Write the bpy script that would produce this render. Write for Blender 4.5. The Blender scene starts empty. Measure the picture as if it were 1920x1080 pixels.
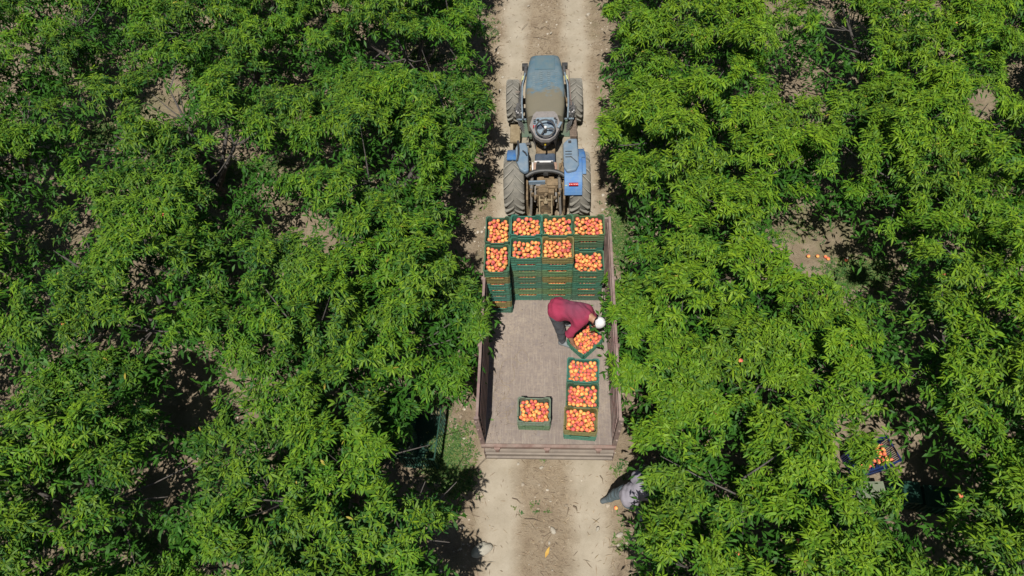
import bpy, bmesh, math, random
import numpy as np
from mathutils import Vector, Matrix

rnd = random.Random(7)
rng = np.random.default_rng(11)
SC = bpy.context.scene
COL = SC.collection
R = math.radians

# ------------------------------------------------------------------ camera, world, sun
TH, CAMH, PSI = R(30), 11.68, math.atan(68/1280)
_s, _c = math.sin(TH), math.cos(TH)
_a0 = Vector((0, _s, -_c)); CU = Vector((0, _c, _s)); _r = Vector((1, 0, 0))
CA = math.cos(PSI)*_a0 - math.sin(PSI)*_r
CR = math.cos(PSI)*_r + math.sin(PSI)*_a0
cam_d = bpy.data.cameras.new('camera')
cam = bpy.data.objects.new('camera', cam_d); COL.objects.link(cam)
M = Matrix((CR, CU, -CA)).transposed().to_4x4()
M.translation = Vector((0, 0, CAMH))
cam.matrix_world = M
cam_d.sensor_width = 36; cam_d.lens = 24; cam_d.clip_end = 600; cam_d.clip_start = .1
SC.camera = cam

world = bpy.data.worlds.new('World'); SC.world = world; world.use_nodes = True
nt = world.node_tree
SUNV = Vector((-.075, -.43, 1)).normalized()
sky = nt.nodes.new('ShaderNodeTexSky'); sky.sky_type = 'NISHITA'; sky.sun_disc = False
sky.sun_elevation = math.asin(SUNV.z); sky.sun_rotation = math.atan2(SUNV.x, SUNV.y)
bg = nt.nodes['Background']; bg.inputs['Strength'].default_value = .05
nt.links.new(sky.outputs['Color'], bg.inputs['Color'])
sun_d = bpy.data.lights.new('sun', 'SUN'); sun_d.energy = 5.0; sun_d.angle = R(.55); sun_d.color = (1, .955, .88)
sun = bpy.data.objects.new('sun', sun_d); COL.objects.link(sun)
sun.rotation_euler = SUNV.to_track_quat('Z', 'Y').to_euler(); sun.location = (0, -5, 30)
SC.view_settings.view_transform = 'Standard'; SC.view_settings.look = 'None'
SC.view_settings.exposure = 0.0; SC.view_settings.gamma = 1.0
SC.view_settings.use_curve_mapping = False
try:
    SC.cycles.max_bounces = 6; SC.cycles.diffuse_bounces = 2; SC.cycles.transmission_bounces = 4
except Exception: pass

def at(px, py, z):
    """the point at height z that the photograph shows at pixel px, py"""
    d = CA + CR*((px-960)/1280) + CU*((540-py)/1280)
    return Vector((0, 0, CAMH)) + d*((z-CAMH)/d.z)

# ------------------------------------------------------------------ materials
def nodes(m): return m.node_tree.nodes, m.node_tree.links
def ramp(N, stops):
    r_ = N.new('ShaderNodeValToRGB'); e = r_.color_ramp.elements
    e[0].position, e[0].color = stops[0][0], (*stops[0][1], 1)
    e[1].position, e[1].color = stops[-1][0], (*stops[-1][1], 1)
    for p, c in stops[1:-1]:
        q = e.new(p); q.color = (*c, 1)
    return r_
def noise(N, L, co, scale, detail=6, rough=.6, vec=None):
    n = N.new('ShaderNodeTexNoise'); n.inputs['Scale'].default_value = scale
    n.inputs['Detail'].default_value = detail; n.inputs['Roughness'].default_value = rough
    if vec:
        mp = N.new('ShaderNodeMapping'); mp.inputs['Scale'].default_value = vec
        L.new(co, mp.inputs['Vector']); co = mp.outputs['Vector']
    L.new(co, n.inputs['Vector']); return n.outputs['Fac']
def mixc(N, L, fac, a, b, mode='MIX'):
    m = N.new('ShaderNodeMix'); m.data_type = 'RGBA'; m.blend_type = mode
    for sock, v in ((m.inputs[0], fac), (m.inputs[6], a), (m.inputs[7], b)):
        if isinstance(v, bpy.types.NodeSocket): L.new(v, sock)
        elif isinstance(v, (int, float)): sock.default_value = v
        else: sock.default_value = (*v, 1)
    return m.outputs[2]
def math_(N, L, op, a, b=0, clamp=False):
    m = N.new('ShaderNodeMath'); m.operation = op; m.use_clamp = clamp
    for i, v in enumerate((a, b)):
        if isinstance(v, bpy.types.NodeSocket): L.new(v, m.inputs[i])
        else: m.inputs[i].default_value = v
    return m.outputs[0]
def maprange(N, L, v, a, b, c=0, d=1):
    m = N.new('ShaderNodeMapRange'); L.new(v, m.inputs[0])
    for i, x in enumerate((a, b, c, d)): m.inputs[i+1].default_value = x
    return m.outputs[0]

def worn(name, col, col2=None, rough=.6, metal=0, scale=6, dust=None, dust_amt=.5, bump=.1, objcol=False, bscale=60, spec=.5, wpos=False):
    """a base colour broken up by noise, with dust lying on it in patches"""
    m = bpy.data.materials.new(name); m.use_nodes = True
    N, L = nodes(m); b = N['Principled BSDF']
    tc = N.new('ShaderNodeTexCoord')
    co = tc.outputs['Object']
    if wpos:
        co = N.new('ShaderNodeNewGeometry').outputs['Position']
    if col2 is None: col2 = tuple(x*.7 for x in col)
    n1 = noise(N, L, co, scale)
    f1 = maprange(N, L, n1, .38, .62)
    if objcol:
        oi = N.new('ShaderNodeObjectInfo')
        dk = mixc(N, L, 1.0, oi.outputs['Color'], (.66, .68, .66), 'MULTIPLY')
        c = mixc(N, L, f1, oi.outputs['Color'], dk)
    else:
        c = mixc(N, L, f1, col, col2)
    if dust:
        n2 = noise(N, L, co, scale*.45, 8, .7)
        f2 = math_(N, L, 'MULTIPLY', maprange(N, L, n2, .35, .65), dust_amt)
        c = mixc(N, L, f2, c, dust)
    L.new(c, b.inputs['Base Color'])
    b.inputs['Roughness'].default_value = rough; b.inputs['Metallic'].default_value = metal
    b.inputs['Specular IOR Level'].default_value = spec
    if bump:
        n3 = noise(N, L, co, bscale)
        bp = N.new('ShaderNodeBump'); bp.inputs['Strength'].default_value = bump; bp.inputs['Distance'].default_value = .02
        L.new(n3, bp.inputs['Height']); L.new(bp.outputs['Normal'], b.inputs['Normal'])
    return m

DUST = (.33, .27, .19)
M_ = {}
M_['crate'] = worn('crate plastic', (.02, .14, .09), rough=.42, objcol=True, dust=(.20, .19, .13), dust_amt=.28, scale=9, bump=.04)
M_['bluecrate'] = worn('blue plastic', (.014, .035, .14), rough=.35, bump=.03)
M_['rust'] = worn('rusted trailer steel', (.25, .15, .125), (.15, .085, .07), rough=.75, scale=7, dust=(.33, .27, .225), dust_amt=.75, bump=.3)
M_['wallpaint'] = worn('faded red brown wall paint', (.26, .155, .14), (.16, .10, .09), rough=.7, scale=9, dust=(.34, .28, .235), dust_amt=.7, bump=.25)
M_['gate'] = worn('faded tailgate steel', (.24, .2, .165), (.17, .14, .12), rough=.75, scale=5, dust=(.3, .255, .205), dust_amt=.6, bump=.25)
M_['chassis'] = worn('dark chassis steel', (.05, .045, .04), rough=.7, dust=DUST, dust_amt=.4)
M_['tyre'] = worn('dusty rubber', (.20, .195, .17), (.26, .25, .22), rough=.9, scale=7, dust=(.33, .31, .26), dust_amt=.7, bump=.2)
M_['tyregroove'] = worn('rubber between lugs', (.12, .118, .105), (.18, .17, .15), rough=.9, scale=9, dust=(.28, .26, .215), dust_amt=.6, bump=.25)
M_['blue'] = worn('blue tractor paint', (.025, .15, .46), (.06, .2, .44), rough=.5, scale=7, dust=(.2, .26, .33), dust_amt=.6, bump=.06, spec=.3)
M_['dustblue'] = worn('dusty blue grey plastic', (.12, .20, .29), (.18, .25, .32), rough=.6, scale=8, dust=(.3, .3, .29), dust_amt=.35, bump=.1)
M_['black'] = worn('black plastic', (.02, .021, .024), (.04, .042, .045), rough=.5, dust=(.2, .19, .17), dust_amt=.3, bump=.05)
M_['hose'] = worn('dusty black hose', (.05, .052, .058), (.09, .09, .095), rough=.6, scale=20, dust=(.25, .23, .2), dust_amt=.35)
M_['iron'] = worn('muddy cast iron', (.16, .115, .065), (.06, .045, .03), rough=.85, scale=14, dust=(.31, .22, .125), dust_amt=.9, bump=.6, bscale=35)
M_['steel'] = worn('dusty bare steel', (.2, .2, .2), (.12, .11, .1), rough=.55, metal=.2, scale=18, dust=(.3, .26, .2), dust_amt=.6, bump=.2)
M_['floor'] = worn('dusty platform', (.24, .22, .18), (.16, .155, .13), rough=.85, scale=12, dust=(.34, .29, .21), dust_amt=.8, bump=.3)
M_['greenpaint'] = worn('dusty green panel', (.06, .12, .085), (.09, .14, .10), rough=.7, scale=7, dust=(.2, .19, .13), dust_amt=.5)
M_['tan'] = worn('dust covered step', (.3, .24, .15), (.22, .17, .1), rough=.9, scale=10, bump=.3)
M_['console'] = worn('grey console', (.2, .19, .18), (.27, .25, .24), rough=.6, scale=14, dust=(.3, .26, .24), dust_amt=.5)
M_['panel'] = worn('pale blue grey cluster', (.26, .33, .38), (.18, .23, .28), rough=.45, scale=20)
M_['seatblue'] = worn('dark blue seat vinyl', (.06, .09, .14), rough=.5, dust=(.2, .2, .2), dust_amt=.3)
M_['seatbrown'] = worn('worn tan seat cover', (.38, .24, .17), (.3, .2, .15), rough=.8)
M_['white'] = worn('white plastic', (.78, .76, .74), (.66, .64, .62), rough=.5, scale=10)
M_['red'] = worn('red lens', (.5, .03, .03), rough=.2)
M_['yellow'] = worn('yellow plastic', (.75, .55, .03), rough=.4)
M_['paleyellow'] = worn('pale yellow tape', (.75, .75, .35), rough=.5)
M_['bark'] = worn('peach bark', (.10, .085, .075), (.05, .042, .036), rough=.9, scale=14, dust=(.17, .16, .15), dust_amt=.5, bump=.6, bscale=25)
M_['stone'] = worn('pale stone', (.42, .38, .31), (.32, .28, .22), rough=.9, scale=9, bump=.4)
M_['whitestone'] = worn('whitish rock', (.42, .40, .33), (.36, .33, .27), rough=.9, scale=6, bump=.5, bscale=20)
M_['twig'] = worn('dry twig', (.14, .10, .07), (.24, .19, .13), rough=.9)
M_['drystem'] = worn('dry straw', (.38, .31, .2), (.27, .2, .13), rough=.9)
M_['weed'] = worn('weed leaf', (.07, .17, .03), (.12, .2, .05), rough=.6, scale=3)
M_['pipe'] = worn('black irrigation hose', (.02, .02, .02), rough=.6)
M_['yleaf'] = worn('yellow fallen leaf', (.6, .38, .08), (.5, .28, .05), rough=.7)

def mat_bonnet():
    m = worn('dusty bonnet', (.075, .155, .215), (.13, .205, .255), rough=.5, scale=6, dust=(.24, .235, .2), dust_amt=.45, bump=.05)
    N, L = nodes(m); b = N['Principled BSDF']
    src = b.inputs['Base Color'].links[0].from_socket
    p = N.new('ShaderNodeNewGeometry').outputs['Position']
    sx = N.new('ShaderNodeSeparateXYZ'); L.new(p, sx.inputs[0])
    n = noise(N, L, p, 5, 4)
    y = math_(N, L, 'ADD', sx.outputs[1], math_(N, L, 'MULTIPLY', n, 1.1))
    f = maprange(N, L, y, 11.34, 11.14)       # dried mud lies on the rear half
    f = math_(N, L, 'MULTIPLY', f, .82)
    L.new(mixc(N, L, f, src, (.20, .165, .10)), b.inputs['Base Color'])
    return m
M_['bonnet'] = mat_bonnet()

def mat_bed():
    m = bpy.data.materials.new('worn bed floor'); m.use_nodes = True
    N, L = nodes(m); b = N['Principled BSDF']
    p = N.new('ShaderNodeNewGeometry').outputs['Position']
    big = noise(N, L, p, 1.6, 6, .65)
    c = ramp(N, [(.3, (.17, .135, .115)), (.48, (.265, .215, .175)), (.66, (.36, .295, .23))]); L.new(big, c.inputs[0])
    fine = noise(N, L, p, 30, 6, .7)
    c2 = mixc(N, L, maprange(N, L, fine, .35, .65, 0, .8), c.outputs[0], (.19, .155, .145))
    lon = noise(N, L, p, 1.0, 8, .8, (55, 2.2, 1))       # scratches along the bed
    c3 = mixc(N, L, maprange(N, L, lon, .52, .66, 0, .75), c2, (.40, .345, .28))
    cross = noise(N, L, p, 1.0, 8, .8, (2.5, 45, 1))
    c4 = mixc(N, L, maprange(N, L, cross, .55, .7, 0, .5), c3, (.38, .33, .275))
    st = noise(N, L, p, 4.2, 3, .5)
    c5 = mixc(N, L, maprange(N, L, st, .62, .72, 0, .45), c4, (.17, .15, .165))
    L.new(c5, b.inputs['Base Color']); b.inputs['Roughness'].default_value = .75
    bp = N.new('ShaderNodeBump'); bp.inputs['Strength'].default_value = .25; bp.inputs['Distance'].default_value = .01
    L.new(fine, bp.inputs['Height']); L.new(bp.outputs[0], b.inputs['Normal'])
    return m
M_['bed'] = mat_bed()

def mat_ground():
    m = bpy.data.materials.new('orchard soil'); m.use_nodes = True
    N, L = nodes(m); b = N['Principled BSDF']
    p = N.new('ShaderNodeNewGeometry').outputs['Position']
    sx = N.new('ShaderNodeSeparateXYZ'); L.new(p, sx.inputs[0])
    wob = noise(N, L, p, .9, 3)
    x = math_(N, L, 'ADD', sx.outputs[0], math_(N, L, 'MULTIPLY', math_(N, L, 'SUBTRACT', wob, .5), .5))
    x = math_(N, L, 'ADD', x, .07)
    ax = math_(N, L, 'ABSOLUTE', x)
    dr = math_(N, L, 'ABSOLUTE', math_(N, L, 'SUBTRACT', ax, .75))     # distance from a wheel rut
    rut = maprange(N, L, dr, .42, .16)
    track = maprange(N, L, ax, 1.55, 1.0)
    n1 = noise(N, L, p, 2.3, 8, .65); n2 = noise(N, L, p, 13, 8, .7); n3 = noise(N, L, p, 55, 5, .7)
    soil = ramp(N, [(.28, (.19, .145, .10)), (.5, (.27, .215, .15)), (.72, (.34, .28, .20))]); L.new(n1, soil.inputs[0])
    mid = ramp(N, [(.28, (.23, .175, .12)), (.5, (.31, .245, .17)), (.72, (.36, .295, .215))]); L.new(n1, mid.inputs[0])
    rc = ramp(N, [(.28, (.33, .285, .215)), (.5, (.38, .33, .255)), (.72, (.43, .38, .30))]); L.new(n1, rc.inputs[0])
    c = mixc(N, L, track, soil.outputs[0], mid.outputs[0])
    c = mixc(N, L, rut, c, rc.outputs[0])
    spk = math_(N, L, 'MULTIPLY', maprange(N, L, n2, .52, .7), math_(N, L, 'SUBTRACT', 1.0, math_(N, L, 'MULTIPLY', rut, .75)))
    c = mixc(N, L, math_(N, L, 'MULTIPLY', spk, .6), c, (.17, .13, .09))
    c = mixc(N, L, maprange(N, L, n3, .6, .75, 0, .35), c, (.52, .46, .36))
    c = mixc(N, L, maprange(N, L, n3, .42, .3, 0, .3), c, (.18, .14, .10))
    gr = noise(N, L, p, .55, 6, .7)
    g = math_(N, L, 'MULTIPLY', maprange(N, L, gr, .5, .62, 0, .5), math_(N, L, 'SUBTRACT', 1.0, track))
    c = mixc(N, L, g, c, (.15, .17, .07))
    L.new(c, b.inputs['Base Color']); b.inputs['Roughness'].default_value = .95; b.inputs['Specular IOR Level'].default_value = .15
    hb = math_(N, L, 'ADD', math_(N, L, 'MULTIPLY', n2, 1.0), math_(N, L, 'MULTIPLY', n3, .5))
    bp = N.new('ShaderNodeBump'); bp.inputs['Distance'].default_value = .05
    L.new(math_(N, L, 'SUBTRACT', .8, math_(N, L, 'MULTIPLY', rut, .6)), bp.inputs['Strength'])
    L.new(hb, bp.inputs['Height']); L.new(bp.outputs[0], b.inputs['Normal'])
    return m
M_['ground'] = mat_ground()

def mat_leaf():
    m = bpy.data.materials.new('peach leaf'); m.use_nodes = True
    N, L = nodes(m); b = N['Principled BSDF']; out = N['Material Output']
    at_ = N.new('ShaderNodeAttribute'); at_.attribute_name = 'tint'
    L.new(at_.outputs['Color'], b.inputs['Base Color'])
    b.inputs['Roughness'].default_value = .5; b.inputs['Specular IOR Level'].default_value = .16
    tr = N.new('ShaderNodeBsdfTranslucent')
    L.new(mixc(N, L, 1.0, at_.outputs['Color'], (1.3, 1.5, .5), 'MULTIPLY'), tr.inputs['Color'])
    mx = N.new('ShaderNodeMixShader'); mx.inputs[0].default_value = .14
    L.new(b.outputs[0], mx.inputs[1]); L.new(tr.outputs[0], mx.inputs[2]); L.new(mx.outputs[0], out.inputs['Surface'])
    return m
M_['leaf'] = mat_leaf()
def mat_attr(name, rough, spec=.4):
    m = bpy.data.materials.new(name); m.use_nodes = True
    N, L = nodes(m); b = N['Principled BSDF']
    at_ = N.new('ShaderNodeAttribute'); at_.attribute_name = 'tint'
    L.new(at_.outputs['Color'], b.inputs['Base Color'])
    b.inputs['Roughness'].default_value = rough; b.inputs['Specular IOR Level'].default_value = spec
    return m
M_['peach'] = mat_attr('peach skin', .6, .3)
M_['litter'] = mat_attr('leaf litter', .9, .2)

# ------------------------------------------------------------------ object helpers
def tag(o, label=None, cat=None, group=None, kind=None):
    if label: o['label'] = label
    if cat: o['category'] = cat
    if group: o['group'] = group
    if kind: o['kind'] = kind
    return o
def empty(name, loc=(0, 0, 0), rz=0, label=None, cat=None, group=None):
    o = bpy.data.objects.new(name, None); COL.objects.link(o)
    o.location = loc; o.rotation_euler = (0, 0, rz); o.empty_display_size = .1
    return tag(o, label, cat, group)
def link(name, me, parent=None, mat=None):
    if mat is not None and not me.materials: me.materials.append(mat)
    o = bpy.data.objects.new(name, me); COL.objects.link(o)
    if parent is not None: o.parent = parent
    return o

class MB:
    """collects simple shapes into one mesh"""
    def __init__(s): s.v = []; s.f = []; s.sm = []
    def add(s, vs, fs, smooth=False):
        n = len(s.v); s.v += [tuple(v) for v in vs]
        s.f += [tuple(i+n for i in f) for f in fs]; s.sm += [smooth]*len(fs); return s
    def box(s, a, b, rz=0, c=None):
        x0, y0, z0 = a; x1, y1, z1 = b
        vs = [(x0,y0,z0),(x1,y0,z0),(x1,y1,z0),(x0,y1,z0),(x0,y0,z1),(x1,y0,z1),(x1,y1,z1),(x0,y1,z1)]
        if rz:
            cx, cy = c or ((x0+x1)/2, (y0+y1)/2); cs, sn = math.cos(rz), math.sin(rz)
            vs = [(cx+(x-cx)*cs-(y-cy)*sn, cy+(x-cx)*sn+(y-cy)*cs, z) for x, y, z in vs]
        return s.add(vs, [(0,3,2,1),(4,5,6,7),(0,1,5,4),(1,2,6,5),(2,3,7,6),(3,0,4,7)])
    def cbox(s, x, y, z, sx, sy, sz, rz=0):
        return s.box((x-sx/2, y-sy/2, z-sz/2), (x+sx/2, y+sy/2, z+sz/2), rz)
    def tube(s, pts, r, n=8, cap=True):
        pts = [Vector(p) for p in pts]; k = len(pts)
        rs = r if isinstance(r, (list, tuple)) else [r]*k
        vs = []; up = None
        for i, p in enumerate(pts):
            t = (pts[min(i+1, k-1)] - pts[max(i-1, 0)])
            t = t.normalized() if t.length > 1e-9 else Vector((0, 0, 1))
            if up is None:
                up = Vector((0, 0, 1)) if abs(t.z) < .9 else Vector((1, 0, 0))
            a = t.cross(up)
            if a.length < 1e-6: a = t.orthogonal()
            a.normalize(); b = a.cross(t); up = b
            for j in range(n):
                q = 2*math.pi*j/n; vs.append(p + (a*math.cos(q)+b*math.sin(q))*rs[i])
        fs = [(i*n+j, i*n+(j+1) % n, (i+1)*n+(j+1) % n, (i+1)*n+j) for i in range(k-1) for j in range(n)]
        s.add(vs, fs, True)
        if cap: s.add(vs[:n], [tuple(range(n-1, -1, -1))]); s.add(vs[-n:], [tuple(range(n))])
        return s
    def cyl(s, a, b, r, n=16): return s.tube([a, b], r, n)
    def lathe_x(s, prof, n=40, cx=0, cy=0, cz=0):
        """profile of (x, r) turned round the x axis"""
        m = len(prof); vs = []
        for i in range(n):
            q = 2*math.pi*i/n
            for x, r in prof: vs.append((cx+x, cy+r*math.cos(q), cz+r*math.sin(q)))
        fs = [(i*m+j, i*m+j+1, ((i+1) % n)*m+j+1, ((i+1) % n)*m+j) for i in range(n) for j in range(m-1)]
        return s.add(vs, fs, True)
    def prism(s, poly, z0, z1, axis='z'):
        n = len(poly)
        f = {'z': lambda a, b, h: (a, b, h), 'y': lambda a, b, h: (a, h, b), 'x': lambda a, b, h: (h, a, b)}[axis]
        vs = [f(a, b, z0) for a, b in poly] + [f(a, b, z1) for a, b in poly]
        return s.add(vs, [tuple(range(n-1, -1, -1)), tuple(range(n, 2*n))] + [(i, (i+1) % n, n+(i+1) % n, n+i) for i in range(n)])
    def loft(s, rings, cap=True, smooth=True):
        m = len(rings[0]); vs = [p for r_ in rings for p in r_]
        fs = [(i*m+j, i*m+(j+1) % m, (i+1)*m+(j+1) % m, (i+1)*m+j) for i in range(len(rings)-1) for j in range(m)]
        s.add(vs, fs, smooth)
        if cap: s.add(rings[0], [tuple(range(m-1, -1, -1))]); s.add(rings[-1], [tuple(range(m))])
        return s
    def mesh(s, name, mat=None, fix=True):
        me = bpy.data.meshes.new(name); me.from_pydata(s.v, [], s.f)
        me.polygons.foreach_set('use_smooth', s.sm)
        if mat is not None: me.materials.append(mat)
        if fix:
            bm = bmesh.new(); bm.from_mesh(me); bmesh.ops.recalc_face_normals(bm, faces=bm.faces); bm.to_mesh(me); bm.free()
        me.update(); return me
    def build(s, name, mat, parent=None, bevel=0):
        o = link(name, s.mesh(name, mat), parent)
        if bevel:
            b = o.modifiers.new('bevel', 'BEVEL'); b.width = bevel; b.segments = 2; b.limit_method = 'ANGLE'
        return o

def np_mesh(name, V, F3=None, F4=None, mats=(), midx=None, tint=None, smooth=True):
    """mesh from numpy arrays of vertices, triangles and quads"""
    me = bpy.data.meshes.new(name)
    F3 = np.zeros((0, 3), int) if F3 is None else F3
    F4 = np.zeros((0, 4), int) if F4 is None else F4
    nl = F3.size + F4.size; npoly = len(F3)+len(F4)
    me.vertices.add(len(V)); me.vertices.foreach_set('co', V.astype(np.float32).ravel())
    me.loops.add(nl); me.loops.foreach_set('vertex_index', np.concatenate([F3.ravel(), F4.ravel()]).astype(np.int32))
    me.polygons.add(npoly)
    st = np.concatenate([np.arange(len(F3))*3, F3.size + np.arange(len(F4))*4]).astype(np.int32)
    me.polygons.foreach_set('loop_start', st)
    if midx is not None: me.polygons.foreach_set('material_index', midx.astype(np.int32))
    me.polygons.foreach_set('use_smooth', np.full(npoly, smooth))
    for m in mats: me.materials.append(m)
    if tint is not None:
        a = me.attributes.new('tint', 'FLOAT_COLOR', 'POINT')
        t = np.ones((len(V), 4), np.float32); t[:, :3] = tint; a.data.foreach_set('color', t.ravel())
    me.update(calc_edges=True); return me

def nrm(a): return a/np.maximum(np.linalg.norm(a, axis=-1, keepdims=True), 1e-9)

# ------------------------------------------------------------------ ground
def ground_h(x, y):
    ax = np.abs(x+.07)
    h = -.035*np.exp(-((ax-.75)/.22)**2) + .012*np.exp(-(ax/.3)**2)
    h = h + .012*np.sin(x*3.1+y*1.7) + .01*np.sin(x*7.3-y*5.1) + .008*np.sin(x*1.3+y*9.7)
    h = h + np.where(ax > 1.4, .02*np.sin(x*5.7+1)*np.sin(y*4.3), 0)
    h = h*np.clip((30-np.abs(x))/10, 0, 1)
    return h
gx = np.concatenate([[-160, -80, -40, -24, -18], np.arange(-14, 14.01, .1), [18, 24, 40, 80, 160]])
gy = np.concatenate([[-160, -80, -40, -20, -10], np.arange(-3, 20.01, .1), [24, 30, 45, 80, 160]])
GX, GY = np.meshgrid(gx, gy)
V = np.stack([GX, GY, ground_h(GX, GY)], -1).reshape(-1, 3)
nx, ny = len(gx), len(gy)
I = (np.arange(ny-1)[:, None]*nx + np.arange(nx-1)[None]).ravel()
g = link('ground', np_mesh('ground', V, None, np.stack([I, I+1, I+nx+1, I+nx], -1), [M_['ground']]))
tag(g, kind='structure')

# ------------------------------------------------------------------ trailer
BZ = .95
TR = empty('farm_trailer', (0, 5, 0), 0, 'flat farm trailer with tall rusty side walls, loaded with peach crates', 'trailer')
def T(mb, name, mat, parent=None, bevel=0):
    """a trailer part given in world coordinates"""
    o = mb.build(name, mat, parent or TR, bevel)
    if parent is None: o.location = (0, -5, 0)
    return o
YR, YF, WX = 3.31, 6.90, 1.03
T(MB().box((-WX, YR, BZ-.05), (WX, YF, BZ-.004)), 'bed_floor', M_['bed'])
for x0, x1 in ((-WX+.001, -.655), (-.651, .0), (.004, .655), (.659, WX-.001)):
    for y0, y1 in ((YR, 5.098), (5.102, YF)): T(MB().box((x0, y0, BZ-.004), (x1, y1, BZ)), 'floor_plate', M_['bed'])
sill = MB().box((-WX-.05, YR-.055, BZ-.09), (WX+.05, YR-.003, BZ+.004)); T(sill, 'rear_sill', M_['rust'], None, .006)
WT = 2.17
for sgn in (-1, 1):
    w = MB()
    xi, xo = sgn*WX, sgn*(WX+.012)
    w.box((min(xi, xo), YR+.02, BZ-.12), (max(xi, xo), YF, WT-.03))
    wall = T(w, 'side_wall', M_['wallpaint'])
    # cap and long rails, each a pressed steel length
    def sub(mb, n, bev=.004): return mb.build(n, M_['wallpaint'], wall, bev)
    a, b = sorted((sgn*(WX-.010), sgn*(WX+.032)))
    sub(MB().box((a, YR+.02, WT-.03), (b, YF, WT)), 'top_rail')
    for k, z in enumerate((.16, .38, .6, .82, 1.02)):
        a, b = sorted((sgn*(WX-.022), sgn*WX-sgn*.001))
        sub(MB().prism([(a, BZ+z-.05), (b, BZ+z-.06), (b, BZ+z+.06), (a, BZ+z+.04)], YR+.07, YF-.02, 'y'), 'rail')
    a, b = sorted((sgn*(WX-.018), sgn*(WX+.055)))
    pp = MB().box((a, YR-.02, BZ-.14), (b, YR+.02, WT+.005)); sub(pp, 'corner_post')
    for yy in (4.5, 5.7):
        a, b = sorted((sgn*(WX+.012), sgn*(WX+.06)))
        sub(MB().box((a, yy-.03, BZ-.14), (b, yy+.03, WT-.03)), 'post')
    # rope eyes and latch
    for z in (.3, .75, 1.1): sub(MB().cbox(sgn*(WX+.03), YR-.03, BZ+z, .03, .02, .05), 'latch', 0)
T(MB().box((-WX, YF, BZ-.1), (WX, YF+.03, BZ+1.15)), 'headboard', M_['wallpaint'])
# tailgate hanging open
tgp = []
z = BZ-.07
prof = [(YR-.075, BZ-.13), (YR-.09, BZ-.16), (YR-.068, BZ-.17), (YR-.068, BZ-.26), (YR-.095, BZ-.27), (YR-.095, BZ-.33), (YR-.07, BZ-.34), (YR-.07, BZ-.46), (YR-.10, BZ-.47), (YR-.10, BZ-.53), (YR-.05, BZ-.54), (YR-.045, BZ-.13)]
tg = T(MB().prism(prof, -WX+.0, WX+.02, 'x'), 'tailgate', M_['gate'])
for x in (-.82, -.02, .8):
    hb = MB(); hb.cyl((x-.05, YR-.066, BZ-.045), (x+.05, YR-.066, BZ-.045), .022, 10); hb.box((x-.03, YR-.10, BZ-.16), (x+.03, YR-.066, BZ-.03))
    hb.build('hinge', M_['rust'], tg)
MB().box((-WX-.012, YR-.105, BZ-.54), (-WX, YR-.04, BZ-.1)).build('edge_strip', M_['rust'], tg)
MB().box((WX+.02, YR-.105, BZ-.54), (WX+.032, YR-.04, BZ-.1)).build('edge_strip', M_['rust'], tg)
ch = MB()
for x in (-.4, .4): ch.box((x-.04, YR+.05, BZ-.2), (x+.04, YF+.05, BZ-.05))
for y in (3.7, 4.6, 5.5, 6.4): ch.box((-.95, y-.03, BZ-.12), (.95, y+.03, BZ-.052))
T(ch, 'chassis', M_['chassis'])
T(MB().cyl((-.8, 4.9, .38), (.8, 4.9, .38), .045), 'axle', M_['chassis'])
T(MB().tube([(-.4, 6.9, .78), (-.08, 7.9, .5), (0, 8.15, .5)], .04).tube([(.4, 6.9, .78), (.08, 7.9, .5), (0, 8.15, .5)], .04), 'drawbar', M_['rust'])
for x in (-.78, .78):
    wh = empty('wheel'); wh.parent = TR; wh.location = (x, -.1, .38)
    MB().lathe_x([(-.06, .2), (-.1, .24), (-.1, .34), (-.07, .375), (.07, .375), (.1, .34), (.1, .24), (.06, .2)], 36).build('tyre', M_['tyregroove'], wh)
    MB().lathe_x([(-.03, .0), (-.03, .15), (-.06, .2), (.06, .2), (.03, .15), (.03, 0)], 24).build('rim', M_['rust'], wh)

# ------------------------------------------------------------------ crates
def crate_panel(L_, h0=.0):
    """one ribbed wall, lying along x, outer face towards -y at y=0; rim dips in the middle"""
    m = MB(); hl = L_/2; t = .006; H1 = .2035; H2 = .160
    a, b = L_*.27, L_*.34
    poly = [(-hl, .0), (-hl+.045, 0), (-hl+.06, .012), (hl-.06, .012), (hl-.045, 0), (hl, 0), (hl, H1), (b, H1), (a, H2), (-a, H2), (-b, H1), (-hl, H1)]
    m.prism([(x, z) for x, z in poly], 0, t, 'y')
    # horizontal ribs
    for z in (.03, .085, .135):
        m.box((-hl+.004, -.008, z-.003), (hl-.004, .0005, z+.003))
    # rim flange following the dip
    for (x0, z0, x1, z1) in ((-hl, H1, -b, H1), (-b, H1, -a, H2), (-a, H2, a, H2), (a, H2, b, H1), (b, H1, hl, H1)):
        m.add([(x0, -.012, z0-.010), (x1, -.012, z1-.010), (x1, .010, z1-.010), (x0, .010, z0-.010),
               (x0, -.012, z0+.002), (x1, -.012, z1+.002), (x1, .010, z1+.002), (x0, .010, z0+.002)],
              [(0,3,2,1),(4,5,6,7),(0,1,5,4),(1,2,6,5),(2,3,7,6),(3,0,4,7)])
    n = int(L_/.052)
    for i in range(n+1):
        x = -hl+.012+(L_-.024)*i/n
        top = H1 if abs(x) > b else (H2 if abs(x) < a else H2+(H1-H2)*(abs(x)-a)/(b-a))
        m.box((x-.0022, -.0065, .014), (x+.0022, .0, top-.010))
    return m
CL, CW = .506, .396
_long = crate_panel(CL-.004).mesh('crate side panel', M_['crate'])
_short = crate_panel(CW-.022).mesh('crate end panel', M_['crate'])
_b = MB(); _b.box((-CL/2+.012, -CW/2+.012, .008), (CL/2-.012, CW/2-.012, .014))
for i in range(9): _b.box((-CL/2+.03+i*.0545, -CW/2+.02, .001), (-CL/2+.036+i*.0545, CW/2-.02, .0075))
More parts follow.
